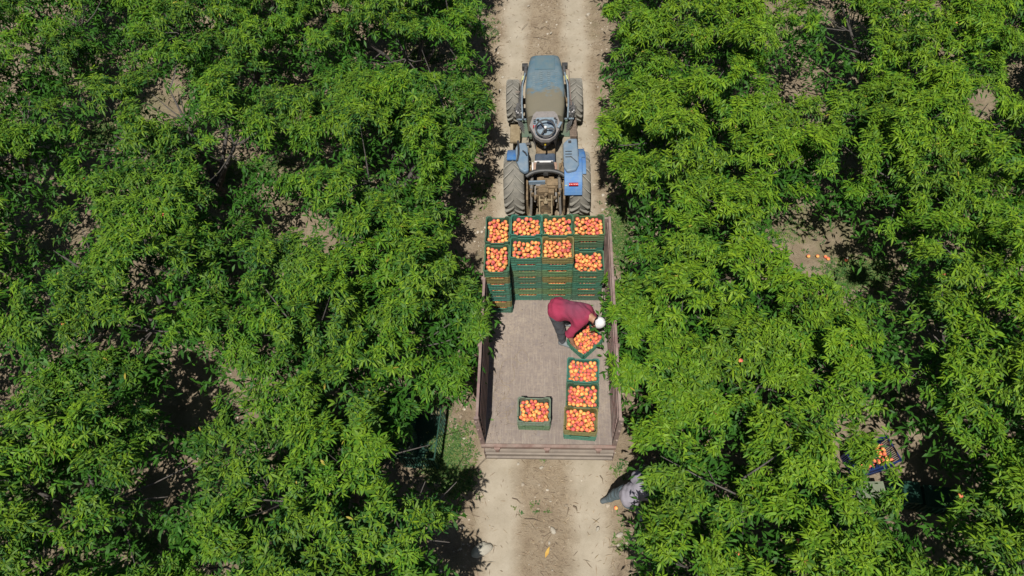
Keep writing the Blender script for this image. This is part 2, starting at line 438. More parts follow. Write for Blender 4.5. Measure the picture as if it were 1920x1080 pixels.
for sx in (-1, 1):
    for sy in (-1, 1): _b.cbox(sx*(CL/2-.017), sy*(CW/2-.017), .1, .016, .016, .19)
_base = _b.mesh('crate base', M_['crate'])
TEAL, DKG, OLIVE, GREY, GREEN = (.03, .17, .115), (.045, .145, .08), (.20, .17, .05), (.15, .20, .15), (.09, .18, .075)
def vary(c, v=.12): 
    k = 1+rnd.uniform(-v, v); return (c[0]*k, c[1]*k*(1+rnd.uniform(-.05, .05)), c[2]*k*(1+rnd.uniform(-.15, .15)), 1)
def crate(x, y, z, rz, col, label, group, mat=None):
    e = empty('plastic_crate', (x, y, z), rz, label, 'crate', group)
    c = vary(col)
    for me, n, loc, r_ in ((_base, 'base', (0, 0, 0), 0), (_long, 'side_panel', (0, -CW/2, 0), 0), (_long, 'side_panel', (0, CW/2, 0), math.pi),
                           (_short, 'end_panel', (CL/2, 0, 0), math.pi/2), (_short, 'end_panel', (-CL/2, 0, 0), -math.pi/2)):
        o = link(n, me, e); o.location = loc; o.rotation_euler = (0, 0, r_); o.color = c
        if mat is not None:
            o.material_slots[0].link = 'OBJECT'; o.material_slots[0].material = mat
    return e

# ------------------------------------------------------------------ peaches
def peach_template(sub, seed):
    bm = bmesh.new(); bmesh.ops.create_icosphere(bm, subdivisions=sub, radius=1)
    v = np.array([p.co[:] for p in bm.verts]); f = np.array([[q.index for q in t.verts] for t in bm.faces]); bm.free()
    g_ = np.random.default_rng(seed)
    # cleft and dimple
    ang = np.arctan2(v[:, 1], v[:, 0])
    groove = np.exp(-(ang/.22)**2)*np.clip(1-np.abs(v[:, 2])*.2, 0, 1)
    dim = np.exp(-((1-v[:, 2])/.12))
    out = v*(1-.06*groove[:, None]-.13*dim[:, None]); out[:, 2] *= .94
    return v, out, f
_pt = [peach_template(2, 1), peach_template(1, 2)]
YEL, ORG, RED, CRIM = np.array([.88, .45, .13]), np.array([.88, .31, .10]), np.array([.80, .18, .10]), np.array([.60, .12, .12])
def peach_cols(n, g_, redness):
    d = nrm(g_.normal(size=3)); t = n@d*.5+.5
    t = np.clip((t-.5)*1.25+redness+g_.normal(size=len(n))*.05, 0, 1)[:, None]
    c = np.where(t < .35, YEL+(ORG-YEL)*t/.35, np.where(t < .7, ORG+(RED-ORG)*(t-.35)/.35, RED+(CRIM-RED)*(t-.7)/.3))
    return np.clip(c*(1+g_.normal()*.08), 0, 1)
PEACH_V = []
for k in range(12):
    v0, v1, f = _pt[0]
    g_ = np.random.default_rng(40+k)
    me = np_mesh('peach', v1, f, None, [M_['peach']], tint=peach_cols(v0, g_, .08+.80*((k*5) % 12)/11))
    PEACH_V.append(me)
def pile(n, hx, hy, g_, r=.034, z0=.02, zmax=.2):
    """drops peaches one by one into a box, each coming to rest at the lowest place it finds"""
    P, S = np.zeros((0, 3)), np.zeros(0)
    for i in range(n):
        ri = r*g_.uniform(.88, 1.1)
        best = None
        for t in range(26):
            x, y = g_.uniform(-hx+ri, hx-ri), g_.uniform(-hy+ri, hy-ri)
            z_ = z0+ri
            if len(P):
                d2 = (P[:, 0]-x)**2+(P[:, 1]-y)**2; q = (S+ri)**2*.93-d2; k = q > 0
                if k.any(): z_ = max(z_, (P[k, 2]+np.sqrt(q[k])).max())
            if best is None or z_ < best[2]: best = (x, y, z_)
        if best[2] > zmax: continue
        P = np.vstack([P, best]); S = np.append(S, ri)
    return P, S
stuffV, stuffF, stuffC = [], [], []; _sn = 0
def stuff_peach(p, r_, g_, sub=1):
    global _sn
    v0, v1, f = _pt[sub]
    q = nrm(g_.normal(size=4)); w, x, y, z_ = q
    Rm = np.array([[1-2*(y*y+z_*z_), 2*(x*y-w*z_), 2*(x*z_+w*y)], [2*(x*y+w*z_), 1-2*(x*x+z_*z_), 2*(y*z_-w*x)], [2*(x*z_-w*y), 2*(y*z_+w*x), 1-2*(x*x+y*y)]])
    vv = v1@Rm.T*r_+p
    stuffV.append(vv); stuffF.append(f+_sn); stuffC.append(peach_cols(v0, g_, np.clip(g_.normal(.42, .28), 0, 1))); _sn += len(vv)
def single_peach(p, r_, label, group, k=None):
    k = rnd.randrange(12) if k is None else k
    word = ('yellow', 'orange', 'red flushed', 'crimson')[((k*5) % 12)//3]
    label = label.replace('ripe peach', f'ripe {word} peach'); group = f'{word} {group}' if 'fallen' not in group else group
    o = link('peach', PEACH_V[k])
    o.location = p; o.scale = (r_, r_, r_); o.rotation_euler = (rnd.uniform(0, 6.28), rnd.uniform(0, 6.28), rnd.uniform(0, 6.28))
    return tag(o, label, 'peach', group)
def fill(x, y, z, rz, seed, individual=None, n=88, rot=False, zmax=.178, r=.0345):
    g_ = np.random.default_rng(seed)
    P, S = pile(n, CL/2-.014, CW/2-.014, g_, zmax=zmax, r=r)
    if individual:   # what can be seen from above
        vis = []
        for i in range(len(P)):
            d = np.hypot(P[:, 0]-P[i, 0], P[:, 1]-P[i, 1]); o = (P[:, 2] > P[i, 2]+.02) & (d < .034)
            vis.append((not o.any()) and P[i, 2] > .09)
    cs, sn = math.cos(rz), math.sin(rz)
    for i, (a, b, c) in enumerate(P):
        if c < .02: continue
        w = np.array([x+a*cs-b*sn, y+a*sn+b*cs, z+c])
        if individual and vis[i]: single_peach(w, S[i], *individual)
        else: stuff_peach(w, S[i], g_, 0 if c > .13 and not individual else 1)

# stacked crates: x centre, rotation, how they read in the picture
PIT = .2035
cols = ['leftmost', 'second from left', 'third from left', 'rightmost']
floorn = ['bottom', 'second from bottom', 'third from bottom', 'middle', 'fifth from bottom', 'second from top', 'top']
front_cols = {
 0: [TEAL, OLIVE, TEAL, TEAL, TEAL, OLIVE, DKG],
 1: [TEAL, GREEN, TEAL, DKG, GREEN, TEAL, TEAL],
 2: [DKG, GREEN, DKG, OLIVE, GREEN, TEAL, OLIVE],
 3: [DKG, DKG, TEAL, DKG, DKG]}
def cname(c): return {TEAL: 'teal green', OLIVE: 'olive brown', DKG: 'dark green', GREEN: 'mossy green', GREY: 'greyish green'}[c]
g5 = np.random.default_rng(5)
for c in range(4):
    for row in (0, 1):            # 0 = front row, towards the open bed
        if c == 0: cx, cy, rz = -.835, (5.94, 6.50)[row], math.pi/2
        else: cx, cy, rz = -.625+.008+.2545+(c-1)*.515, (6.14, 6.588)[row], 0
        if c == 0: hx, hy = CW/2, CL/2
        else: hx, hy = CL/2, CW/2
        nlev = 7 if not (c == 3 and row == 0) else 5
        for k in range(nlev):
            col = front_cols[c][k] if row == 0 else (TEAL, DKG, GREEN, DKG, TEAL, DKG, DKG)[(k+c) % 7]
            lev = floorn[k] if nlev == 7 else ['bottom', 'second from bottom', 'middle', 'second from top', 'top'][k]
            lab = f"{cname(col)} crate, {lev} of the {cols[c]} stack, {'front' if row == 0 else 'back'} row on trailer"
            jx, jy, jr = rnd.uniform(-.004, .004), rnd.uniform(-.004, .004), rnd.uniform(-.006, .006)
            crate(cx+jx, cy+jy, BZ+.001+k*PIT, rz+jr, col, lab, 'stacked peach crates on the trailer')
            if k == nlev-1:
                fill(cx, cy, BZ+k*PIT, rz, 100+c*10+row, None, 320, zmax=.163, r=.036)
            elif row == 0 or (c == 3 and k > 3) or c == 0:
                # fruit that shows through the hand slot
                span = .16 if c else .12
                for i in range(7):
                    u_ = -span+2*span*i/6+g5.uniform(-.008, .008)
                    stuff_peach(np.array([cx+u_, cy-hy+.046+g5.uniform(0, .006), BZ+k*PIT+.14+g5.uniform(-.012, .012)]), .034, g5)
                    stuff_peach(np.array([cx+u_+.02, cy-hy+.05, BZ+k*PIT+.085]), .034, g5)
            if c == 0 and k < nlev-1:
                for i in range(5):
                    stuff_peach(np.array([cx-hx+.046, cy-.14+.28*i/4, BZ+k*PIT+.14+g5.uniform(-.01, .01)]), .034, g5)

# crates on the open bed
rc = [((.566, 4.425), -.06, GREEN, TEAL, 'farthest from tailgate'), ((.545, 3.99), -.05, TEAL, DKG, 'in the middle'), ((.508, 3.585), -.075, TEAL, OLIVE, 'nearest tailgate')]
for i, ((x, y), rz, c0, c1, wh) in enumerate(rc):
    crate(x+.004, y-.006, BZ+.001, rz, c0, f"{cname(c0)} lower crate of the pair {wh}, right side of bed", 'paired peach crates along the right of the bed')
    crate(x, y, BZ+PIT, rz+.01, c1, f"{cname(c1)} upper crate of the pair {wh}, right side of bed", 'paired peach crates along the right of the bed')
    fill(x, y, BZ+PIT, rz+.01, 300+i, (f"ripe peach in the upper crate {wh}, bed's right side", f"peaches in the upper crate {wh}"), 330, zmax=.170, r=.036)
crate(-.226, 3.735, BZ+.001, -.02, GREEN, 'mossy green crate under the lone open crate at the middle of the bed', None)
crate(-.226, 3.738, BZ+PIT, -.012, GREY, 'greyish green crate of peaches standing alone at the middle of the bed', None)
fill(-.226, 3.738, BZ+PIT, -.012, 310, ('ripe peach in the crate standing alone on the bed', 'peaches in the lone crate'), 320, zmax=.166, r=.036)
TCX, TCY, TCR = .635, 5.085, R(45)
crate(TCX, TCY, BZ+.001, TCR, TEAL, 'teal green crate set askew that the worker in maroon is gripping', None)
fill(TCX, TCY, BZ, TCR, 320, ('ripe peach in the askew crate held by the worker', 'peaches in the askew crate'), 330, zmax=.185, r=.036)

# ------------------------------------------------------------------ tractor
TX, TY = -.05, 8.8
TT = empty('tractor', (TX, TY, 0), R(.4), 'dusty blue narrow orchard tractor without a cab, parked before the trailer', 'tractor')
def Q(mb, name, mat, parent=None, bevel=0):
    for i, (x, y, z) in enumerate(mb.v): mb.v[i] = (x-TX, y-TY, z)
    return mb.build(name, mat, parent or TT, bevel)
def lug_mesh(w, rad, hgt, ln):
    m = MB(); n = 5; top = []; bot = []
    vs = []
    for i in range(n+1):
        t = i/n; x = .004+(w/2-.002)*t; a = -(ln/rad)*(t**.85)*1.0
        rr_ = rad-(0 if t < .8 else .035*(t-.8)/.2)
        th_ = (.030+.014*t)/rad
        for (dr, da) in ((-.02, -th_/2-.01), (-.02, th_/2+.01), (hgt, th_/2-.012), (hgt, -th_/2+.012)):
            vs.append((x, (rr_+dr)*math.sin(a+da), (rr_+dr)*math.cos(a+da)))
    rings = [vs[i*4:i*4+4] for i in range(n+1)]
    m.loft(rings, True, False)
    return m.mesh('tyre lug', M_['tyre'])
def wheel(name, x, y, rad, w, nl, ln, side):
    e = empty(name); e.parent = TT; e.location = (x-TX, y-TY, rad+.0)
    R0 = rad-.032
    pr = [(-w*.36, R0*.55), (-w*.5, R0*.66), (-w*.52, R0*.82), (-w*.46, R0*.95), (-w*.25, R0*.99), (0, R0), (w*.25, R0*.99), (w*.46, R0*.95), (w*.52, R0*.82), (w*.5, R0*.66), (w*.36, R0*.55)]
    MB().lathe_x(pr, 56).build('tyre', M_['tyregroove'], e)
    MB().lathe_x([(.02*side, 0), (.02*side, .1), (.06*side, .12), (.02*side, R0*.4), (-w*.36, R0*.55), (w*.36, R0*.55), (.03*side, R0*.4)][:5]+[(w*.36, R0*.55)], 32).build('rim', M_['white'] if name == 'front_wheel' else M_['dustblue'], e)
    lm = lug_mesh(w, R0, .032, ln)
    lm2 = lm.copy(); lm2.transform(Matrix.Scale(-1, 4, (1, 0, 0))); lm2.flip_normals()
    for i in range(nl):
        for s_, me in ((0, lm), (.5, lm2)):
            o = link('lug', me, e); o.rotation_euler = (2*math.pi*(i+s_)/nl, 0, 0)
for x in (-.682, .625): wheel('rear_wheel', x, 8.84, .635, .40, 19, .20, 1 if x > 0 else -1)
for x in (-.765, .625): wheel('front_wheel', x, 11.33, .475, .285, 17, .12, 1 if x > 0 else -1)
# body under the bonnet
Q(MB().box((-.25, 9.0, .45), (.15, 11.6, .95)), 'engine_block', M_['iron'], None, .03)
Q(MB().cyl((-.72, 11.33, .475), (.6, 11.33, .475), .07, 12), 'front_axle', M_['iron'])
Q(MB().cyl((-.6, 8.84, .62), (.5, 8.84, .62), .13, 16), 'rear_axle', M_['iron'])
# bonnet: rounded loft
rings = []
for y, hw, zt, dz in ((9.97, .365, 1.43, .30), (10.3, .405, 1.43, .34), (10.8, .415, 1.42, .38), (11.3, .39, 1.39, .40), (11.65, .355, 1.35, .40), (11.86, .325, 1.30, .42), (11.95, .27, 1.22, .40)):
    c_ = -.055; ring = []
    for q in np.linspace(0, math.pi, 15):
        ring.append((c_+hw*math.copysign(abs(math.cos(q))**.45, math.cos(q)), y, zt-.16+.16*abs(math.sin(q))**.6))
    ring = ring[::-1]
    ring = [(c_-hw*.98, y, zt-.16-dz)] + ring + [(c_+hw*.98, y, zt-.16-dz)]
    rings.append(ring)
bon = Q(MB().loft(rings), 'bonnet', M_['bonnet'])
Q(MB().box((-.2, 11.955, .85), (.09, 11.985, 1.13)), 'grille', M_['black'], None, .01)
# front hatch on the bonnet and the louvre marks
h = MB(); 
hr = []
for y, zt in ((11.32, 1.392), (11.5, 1.376), (11.66, 1.354), (11.80, 1.326)):
    hr.append([(-.27, y, zt-.03), (-.27, y, zt+.004), (-.16, y, zt+.013), (.05, y, zt+.013), (.16, y, zt+.004), (.16, y, zt-.03)])
hatch = Q(MB().loft(hr), 'bonnet_hatch', worn('hatch paint', (.07, .17, .24), (.10, .19, .24), rough=.45, scale=5, dust=(.2, .2, .17), dust_amt=.6, bump=.04), None, .004)
M_['louvre'] = worn('pale louvre edge', (.21, .265, .29), (.15, .2, .22), rough=.6, scale=15)
for ci, x in enumerate((-.29, -.135, .03, .18)):
    for k in range(9):
        y = 10.72+k*.062
        if abs(y-10.7) < .08 and ci < 2: continue
        l_ = MB(); zt = 1.424-(y-10.8)*.045-(.014 if ci in (0, 3) else 0)
        l_.add([(x-.032, y-.012, zt-.01), (x+.032, y+.002, zt-.01), (x+.032, y+.016, zt-.01), (x-.032, y+.006, zt-.01), (x-.028, y-.008, zt+.012), (x+.028, y+.004, zt+.012), (x+.028, y+.012, zt+.012), (x-.028, y+.004, zt+.012)],
               [(0,3,2,1),(4,5,6,7),(0,1,5,4),(1,2,6,5),(2,3,7,6),(3,0,4,7)])
        Q(l_, 'louvre', M_['louvre'], bon)
# side rails running from the nose back to the valve blocks
for s_ in (-1, 1):
    X = lambda d: -.055+s_*d
    Q(MB().tube([(X(.42), 11.82, 1.02), (X(.43), 11.55, 1.05), (X(.5), 11.2, 1.05), (X(.52), 10.9, 1.02), (X(.525), 10.6, 1.0), (X(.53), 10.35, 1.0)], .037, 10), 'guard_tube', M_['hose'])
    Q(MB().tube([(X(.43), 11.5, 1.13), (X(.485), 11.1, 1.14), (X(.49), 10.6, 1.12), (X(.47), 10.2, 1.1)], .017, 8), 'pipe', M_['panel'])
    Q(MB().cbox(X(.44), 11.84, 1.0, .13, .1, .14), 'work_lamp', M_['black'], None, .01)
    Q(MB().cyl((X(.452), 11.47, 1.05), (X(.475), 11.35, 1.05), .043, 12), 'reflective_tape', M_['paleyellow'])
    vb = MB(); vb.cbox(X(.56), 10.5, .98, .13, .22, .14)
    for i in range(7): vb.cyl((X(.51+.02*(i % 3)+rnd.uniform(0, .05)), 10.42+i*.03, 1.04), (X(.51+.02*(i % 3)+.02), 10.42+i*.03, 1.09+rnd.uniform(0, .03)), .013, 8)
    vb.cbox(X(.57), 10.68, .95, .08, .12, .12)
    Q(vb, 'valve_block', M_['hose'], None, .006)
    for i in range(4):
        y0 = 10.42+i*.06
        Q(MB().tube([(X(.56), y0, 1.0), (X(.60+.02*i), y0-.05, 1.06), (X(.55), y0-.25, .95), (X(.42), y0-.4, .8)], .011, 6), 'hydraulic_hose', M_['black'])
    bo = MB()
    for i in range(4): bo.cyl((X(.5+.035*i), 10.40+.04*(i % 2), 1.05), (X(.5+.035*i), 10.40+.04*(i % 2), 1.075), .012, 8)
    Q(bo, 'fitting', M_['white'])
    Q(MB().cbox(X(.5), 10.27, 1.0, .2, .02, .03), 'cross_bar', M_['panel'])
Q(MB().tube([(.40, 11.62, 1.1), (.47, 11.62, 1.1), (.475, 11.2, 1.1), (.50, 10.6, 1.05)], .009, 6), 'wire_guard', M_['rust'])
Q(MB().tube([(-.60, 11.45, 1.0), (-.56, 11.15, 1.0)], .011, 6).tube([(-.70, 11.1, .98), (-.56, 11.1, .98)], .009, 6), 'lamp_bracket', M_['rust'])
Q(MB().tube([(-.62, 10.95, .95), (-.60, 10.6, .95)], .012, 6), 'grab_rod', M_['black'])
# platform, steps, green side panels
Q(MB().box((-.42, 8.95, .62), (.34, 9.95, .68)), 'platform', M_['floor'], None, .01)
Q(MB().prism([(-.62, 8.98), (-.40, 8.98), (-.40, 9.98), (-.54, 9.98)], .70, .80), 'platform_side', M_['floor'], None, .015)
Q(MB().prism([(.30, 8.98), (.55, 8.98), (.47, 9.98), (.30, 9.98)], .70, .80), 'platform_side', M_['floor'], None, .015)
Q(MB().box((-.55, 9.95, .74), (-.33, 10.42, .83)), 'side_panel', M_['greenpaint'], None, .01)
Q(MB().box((.22, 9.95, .74), (.46, 10.42, .83)), 'side_panel', M_['greenpaint'], None, .01)
Q(MB().box((-.82, 10.12, .42), (-.6, 10.62, .50)), 'step', M_['tan'], None, .02)
Q(MB().box((.44, 10.02, .45), (.62, 10.55, .75)), 'battery_box', worn('brown dusty box', (.2, .15, .115), (.12, .09, .07), rough=.9, scale=20, bump=.4), None, .02)
for x, z_ in ((-.46, 1.0), (.36, 1.0)):
    Q(MB().cbox(x+.05, 9.72, .86, .1, .055, .03), 'pedal', M_['hose'], None, .008)
# console
cr = []
for z_, s2, yo in ((.8, .22, .40), (1.15, .27, .22), (1.42, .335, 0), (1.5, .33, 0)):
    cr.append([(-.055-s2*.95, 9.62, z_), (-.055-s2*.72, 9.92, z_), (-.055-s2*.55, 10.0, z_), (-.055+s2*.55, 10.0, z_), (-.055+s2*.72, 9.92, z_), (-.055+s2*.95, 9.62, z_), (-.055+s2*.6, 9.34+yo, z_), (-.055+s2*.25, 9.24+yo, z_), (-.055-s2*.25, 9.24+yo, z_), (-.055-s2*.6, 9.34+yo, z_)])
con = Q(MB().loft(cr, True, False), 'console', M_['console'], None, .012)
Q(MB().prism([(-.24, 9.36), (.13, 9.36), (.19, 9.72), (.11, 9.82), (-.22, 9.82), (-.30, 9.72)], 1.5, 1.518), 'instrument_cluster', M_['panel'], con, .004)
for x, y, r0 in ((-.16, 9.56, .06), (.05, 9.68, .07), (.06, 9.5, .05), (-.2, 9.74, .03), (.14, 9.78, .025)):
    Q(MB().cyl((x, y, 1.518), (x, y, 1.53), r0, 16), 'gauge', M_['black' if r0 < .04 else 'seatblue'], con)
for x in (-.285, -.25): Q(MB().cbox(x, 9.56, 1.535, .022, .05, .035), 'switch', M_['red'], con)
for k in range(3):
    for x in (-.265, .165): Q(MB().cbox(x, 9.66+k*.045, 1.525, .045, .02, .016), 'button', M_['black'], con)
Q(MB().cbox(.235, 9.6, 1.53, .05, .16, .04, R(-25)), 'side_lever_cover', M_['panel'], con, .01)
sw = MB(); cx0, cy0 = -.052, 9.42
tilt = lambda a, r0: (cx0+r0*math.cos(a), cy0+r0*math.sin(a)*.96, 1.64+r0*math.sin(a)*.22)
N_ = 28
ringp = [tilt(2*math.pi*i/N_, .187) for i in range(N_+1)]
sw.tube(ringp, .0165, 8, False)
for a in (90+35, -10, -118): sw.tube([(cx0, cy0, 1.64), tilt(R(a), .185)], .014, 6)
stw = Q(sw, 'steering_wheel', M_['black'])
Q(MB().tube([(cx0, cy0, 1.5), (cx0, cy0, 1.63)], .03, 10), 'steering_column', M_['black'], stw)
Q(MB().cyl((cx0, cy0, 1.645), (cx0, cy0, 1.672), .026, 14), 'hub_cap', M_['white'], stw)
lv = Q(MB().tube([(-.055, 9.32, 1.3), (-.06, 9.2, 1.36)], .02, 8), 'gear_lever', M_['yellow'])
Q(MB().tube([(-.06, 9.2, 1.36), (-.065, 9.15, 1.38)], .022, 8), 'lever_knob', M_['black'], lv)
Q(MB().tube([(-.36, 9.75, .8), (-.4, 9.7, 1.1), (-.42, 9.64, 1.12), (-.43, 9.7, 1.0)], .012, 6), 'brake_lever', M_['black'])
for i, (x, y) in enumerate(((-.43, 9.35), (-.38, 9.15), (.33, 9.4), (.38, 9.2), (.29, 9.1), (.42, 9.5))):
    Q(MB().tube([(x, y, .78), (x+.02, y-.12, 1.0), (x+.015, y-.16, 1.16)], .013, 6), 'control_lever', M_['chassis'])
# seat
Q(MB().box((-.27, 8.93, .88), (.15, 9.36, .99)), 'seat_cushion', M_['seatblue'], None, .04)
Q(MB().box((-.30, 8.78, .99), (.18, 8.97, 1.17)), 'seat_back_pad', M_['seatbrown'], None, .03)
Q(MB().box((-.275, 8.955, 1.13), (.10, 8.985, 1.185)), 'seat_trim', M_['white'], None, .006)
Q(MB().box((-.325, 8.78, 1.02), (-.295, 8.97, 1.16)), 'seat_trim', M_['white'], None, .006)
sb = MB(); sb.loft([[(-.24+i*.0, 8.80, 1.10), (.12, 8.80, 1.10), (.14, 8.70, 1.10), (-.26, 8.70, 1.10)], [(-.22, 8.84, 1.33), (.1, 8.84, 1.33), (.12, 8.74, 1.36), (-.24, 8.74, 1.36)]], True, False)
Q(sb, 'seat_back', M_['black'], None, .02)
Q(MB().box((-.17, 8.78, 1.362), (.05, 8.815, 1.378)), 'seat_label', M_['white'])
Q(MB().box((-.1, 8.66, 1.1), (.0, 8.73, 1.2)), 'seat_bracket', M_['black'], None, .01)
for x, y in ((-.34, 9.0), (-.37, 8.9), (.24, 8.98), (.27, 9.1)):
    Q(MB().tube([(x, y+.12, .95), (x+.03, y, 1.08), (x-.02, y-.1, 1.02), (x, y-.2, .95)], .014, 6), 'cable', M_['iron'])
Q(MB().cbox(-.36, 8.95, .95, .12, .24, .12), 'valve_cover', M_['iron'], None, .01)
Q(MB().cbox(.27, 8.95, .95, .12, .24, .12), 'valve_cover', M_['iron'], None, .01)
# curved black bar behind the seat with grey panel under it
arc = [(-.055+.39*math.sin(a), 8.70-.10+.10*math.cos(a*1.2), 1.22-.06*abs(math.sin(a))**3) for a in np.linspace(-1.35, 1.35, 15)]
Q(MB().tube(arc, .042, 10), 'rear_frame_bar', M_['black'])
Q(MB().prism([(-.38, 1.02), (-.06, 1.03), (-.06, 1.14), (-.39, 1.13)], 8.5, 8.53, 'y'), 'frame_plate', M_['dustblue'], None, .008)
Q(MB().cbox(-.2, 8.49, 1.0, .09, .03, .09), 'socket', M_['console'], None, .008)
# fenders: dusty inner tops, bright blue outer shells
def fender(sgn, y0, y1, xin, xout, z_r, mat, name, a0, a1):
    rr_ = []
    for a in np.linspace(R(a0), R(a1), 14):
        y = 8.84+z_r*math.cos(a); z_ = .62+z_r*math.sin(a)
        y2 = 8.84+(z_r-.025)*math.cos(a); z2 = .62+(z_r-.025)*math.sin(a)
        rr_.append([(xin, y, z_), (xout, y, z_), (xout, y2, z2), (xin, y2, z2)])
    return Q(MB().loft(rr_, True, False), name, mat, None, .012)
# left
Q(MB().prism([(-.60, 9.32), (-.45, 9.34), (-.40, 9.2), (-.38, 8.62), (-.46, 8.58), (-.56, 8.66), (-.64, 8.9), (-.65, 9.2)], 1.24, 1.34), 'fender_top', M_['dustblue'], None, .03)
Q(MB().tube([(-.60, 9.36, 1.35), (-.585, 9.15, 1.37), (-.585, 9.0, 1.37), (-.61, 8.84, 1.35)], .02, 8), 'grab_handle', M_['black'])
fender(-1, 0, 0, -.82, -.60, .70, M_['blue'], 'fender', 84, 36)
Q(MB().tube([(-.5, 9.1, 1.35), (-.45, 9.0, 1.42), (-.42, 8.95, 1.4)], .014, 6), 'control_lever', M_['black'])
# right
rf = Q(MB().prism([(.30, 9.30), (.40, 9.42), (.58, 9.42), (.60, 8.75), (.54, 8.62), (.36, 8.58), (.30, 8.7)], 1.24, 1.34), 'fender_top', M_['dustblue'], None, .03)
for k in range(3): Q(MB().cbox(.40, 8.93+k*.07, 1.345, .13, .012, .02), 'slot', M_['black'], rf)
Q(MB().cbox(.43, 9.32, 1.345, .06, .06, .014), 'decal', M_['black'], rf)
Q(MB().cbox(.5, 8.87, 1.345, .012, .2, .012, R(40)), 'crack', M_['black'], rf)
fender(1, 0, 0, .60, .72, .70, M_['blue'], 'fender', 80, 38)
fr = fender(1, 0, 0, .31, .66, .69, M_['blue'], 'rear_fender', 147, 78)
fender(1, 0, 0, .66, .74, .66, M_['blue'], 'fender_flare', 112, 40)
p_ = at(1075, 349, 1.12)
Q(MB().tube([(p_.x-.09, p_.y, 1.17), (p_.x+.09, p_.y, 1.17)], .035, 12), 'tail_light', M_['red'])
Q(MB().cbox(.345, 8.42, 1.12, .045, .08, .05), 'reflector_plate', M_['paleyellow'])
# muddy rear end and three point linkage
ir = MB()
ir.cbox(-.055, 8.62, .72, .34, .5, .46); ir.cbox(-.1, 8.46, .92, .2, .2, .14); ir.cyl((-.055, 8.2, .62), (-.055, 8.5, .62), .14, 14)
ir.cyl((-.25, 8.5, .98), (.14, 8.5, .98), .055, 10); ir.cbox(.08, 8.55, 1.0, .22, .16, .12)
for i in range(26): ir.cbox(-.055+rnd.uniform(-.22, .22), 8.42+rnd.uniform(-.2, .26), .86+rnd.uniform(-.06, .12), rnd.uniform(.03, .09), rnd.uniform(.03, .09), rnd.uniform(.04, .1), rnd.uniform(0, 1))
Q(ir, 'rear_gearbox', M_['iron'], None, .012)
for s_ in (-1, 1):
    X = lambda d: -.055+s_*d
    Q(MB().tube([(X(.26), 8.75, .5), (X(.3), 8.3, .46), (X(.33), 8.0, .5)], [.035, .035, .05], 8), 'lower_link', M_['tan'])
    Q(MB().tube([(X(.27), 8.72, .98), (X(.28), 8.42, 1.0)], .035, 8), 'lift_arm', M_['steel'])
    Q(MB().tube([(X(.28), 8.42, 1.0), (X(.285), 8.25, .75), (X(.3), 8.15, .5)], .026, 8), 'lift_rod', M_['steel'])
    Q(MB().tube([(X(.20), 8.6, .95), (X(.21), 8.25, .8)], .022, 8), 'cylinder', M_['steel'])
    Q(MB().box((X(.365)-.02, 8.2, .45), (X(.365)+.02, 8.7, .95)), 'frame_plate', M_['iron'], None, .01)
    for k in range(4): Q(MB().cbox(X(.26+.03*(k % 2)), 8.3+k*.11, .98-k*.01, .05, .04, .08), 'clevis', M_['iron'], None, .004)
    Q(MB().tube([(X(.12), 8.45, .9), (X(.12), 8.05, .65)], .016, 6), 'hitch_plate', M_['tan'])
Q(MB().cyl((-.19, 8.3, .8), (.08, 8.3, .8), .02, 8), 'hitch_pin', M_['tan'])
Q(MB().cbox(-.055, 8.12, .5, .26, .07, .1), 'drawbar_frame', M_['tan'], None, .008)
Q(MB().box((-.09, 7.75, .46), (-.02, 8.4, .52)), 'drawbar', M_['tan'], None, .005)
Q(MB().tube([(-.055, 8.55, 1.0), (-.055, 8.2, .85)], .022, 8).cyl((-.09, 8.2, .85), (-.02, 8.2, .85), .035, 8), 'top_link', M_['tan'])

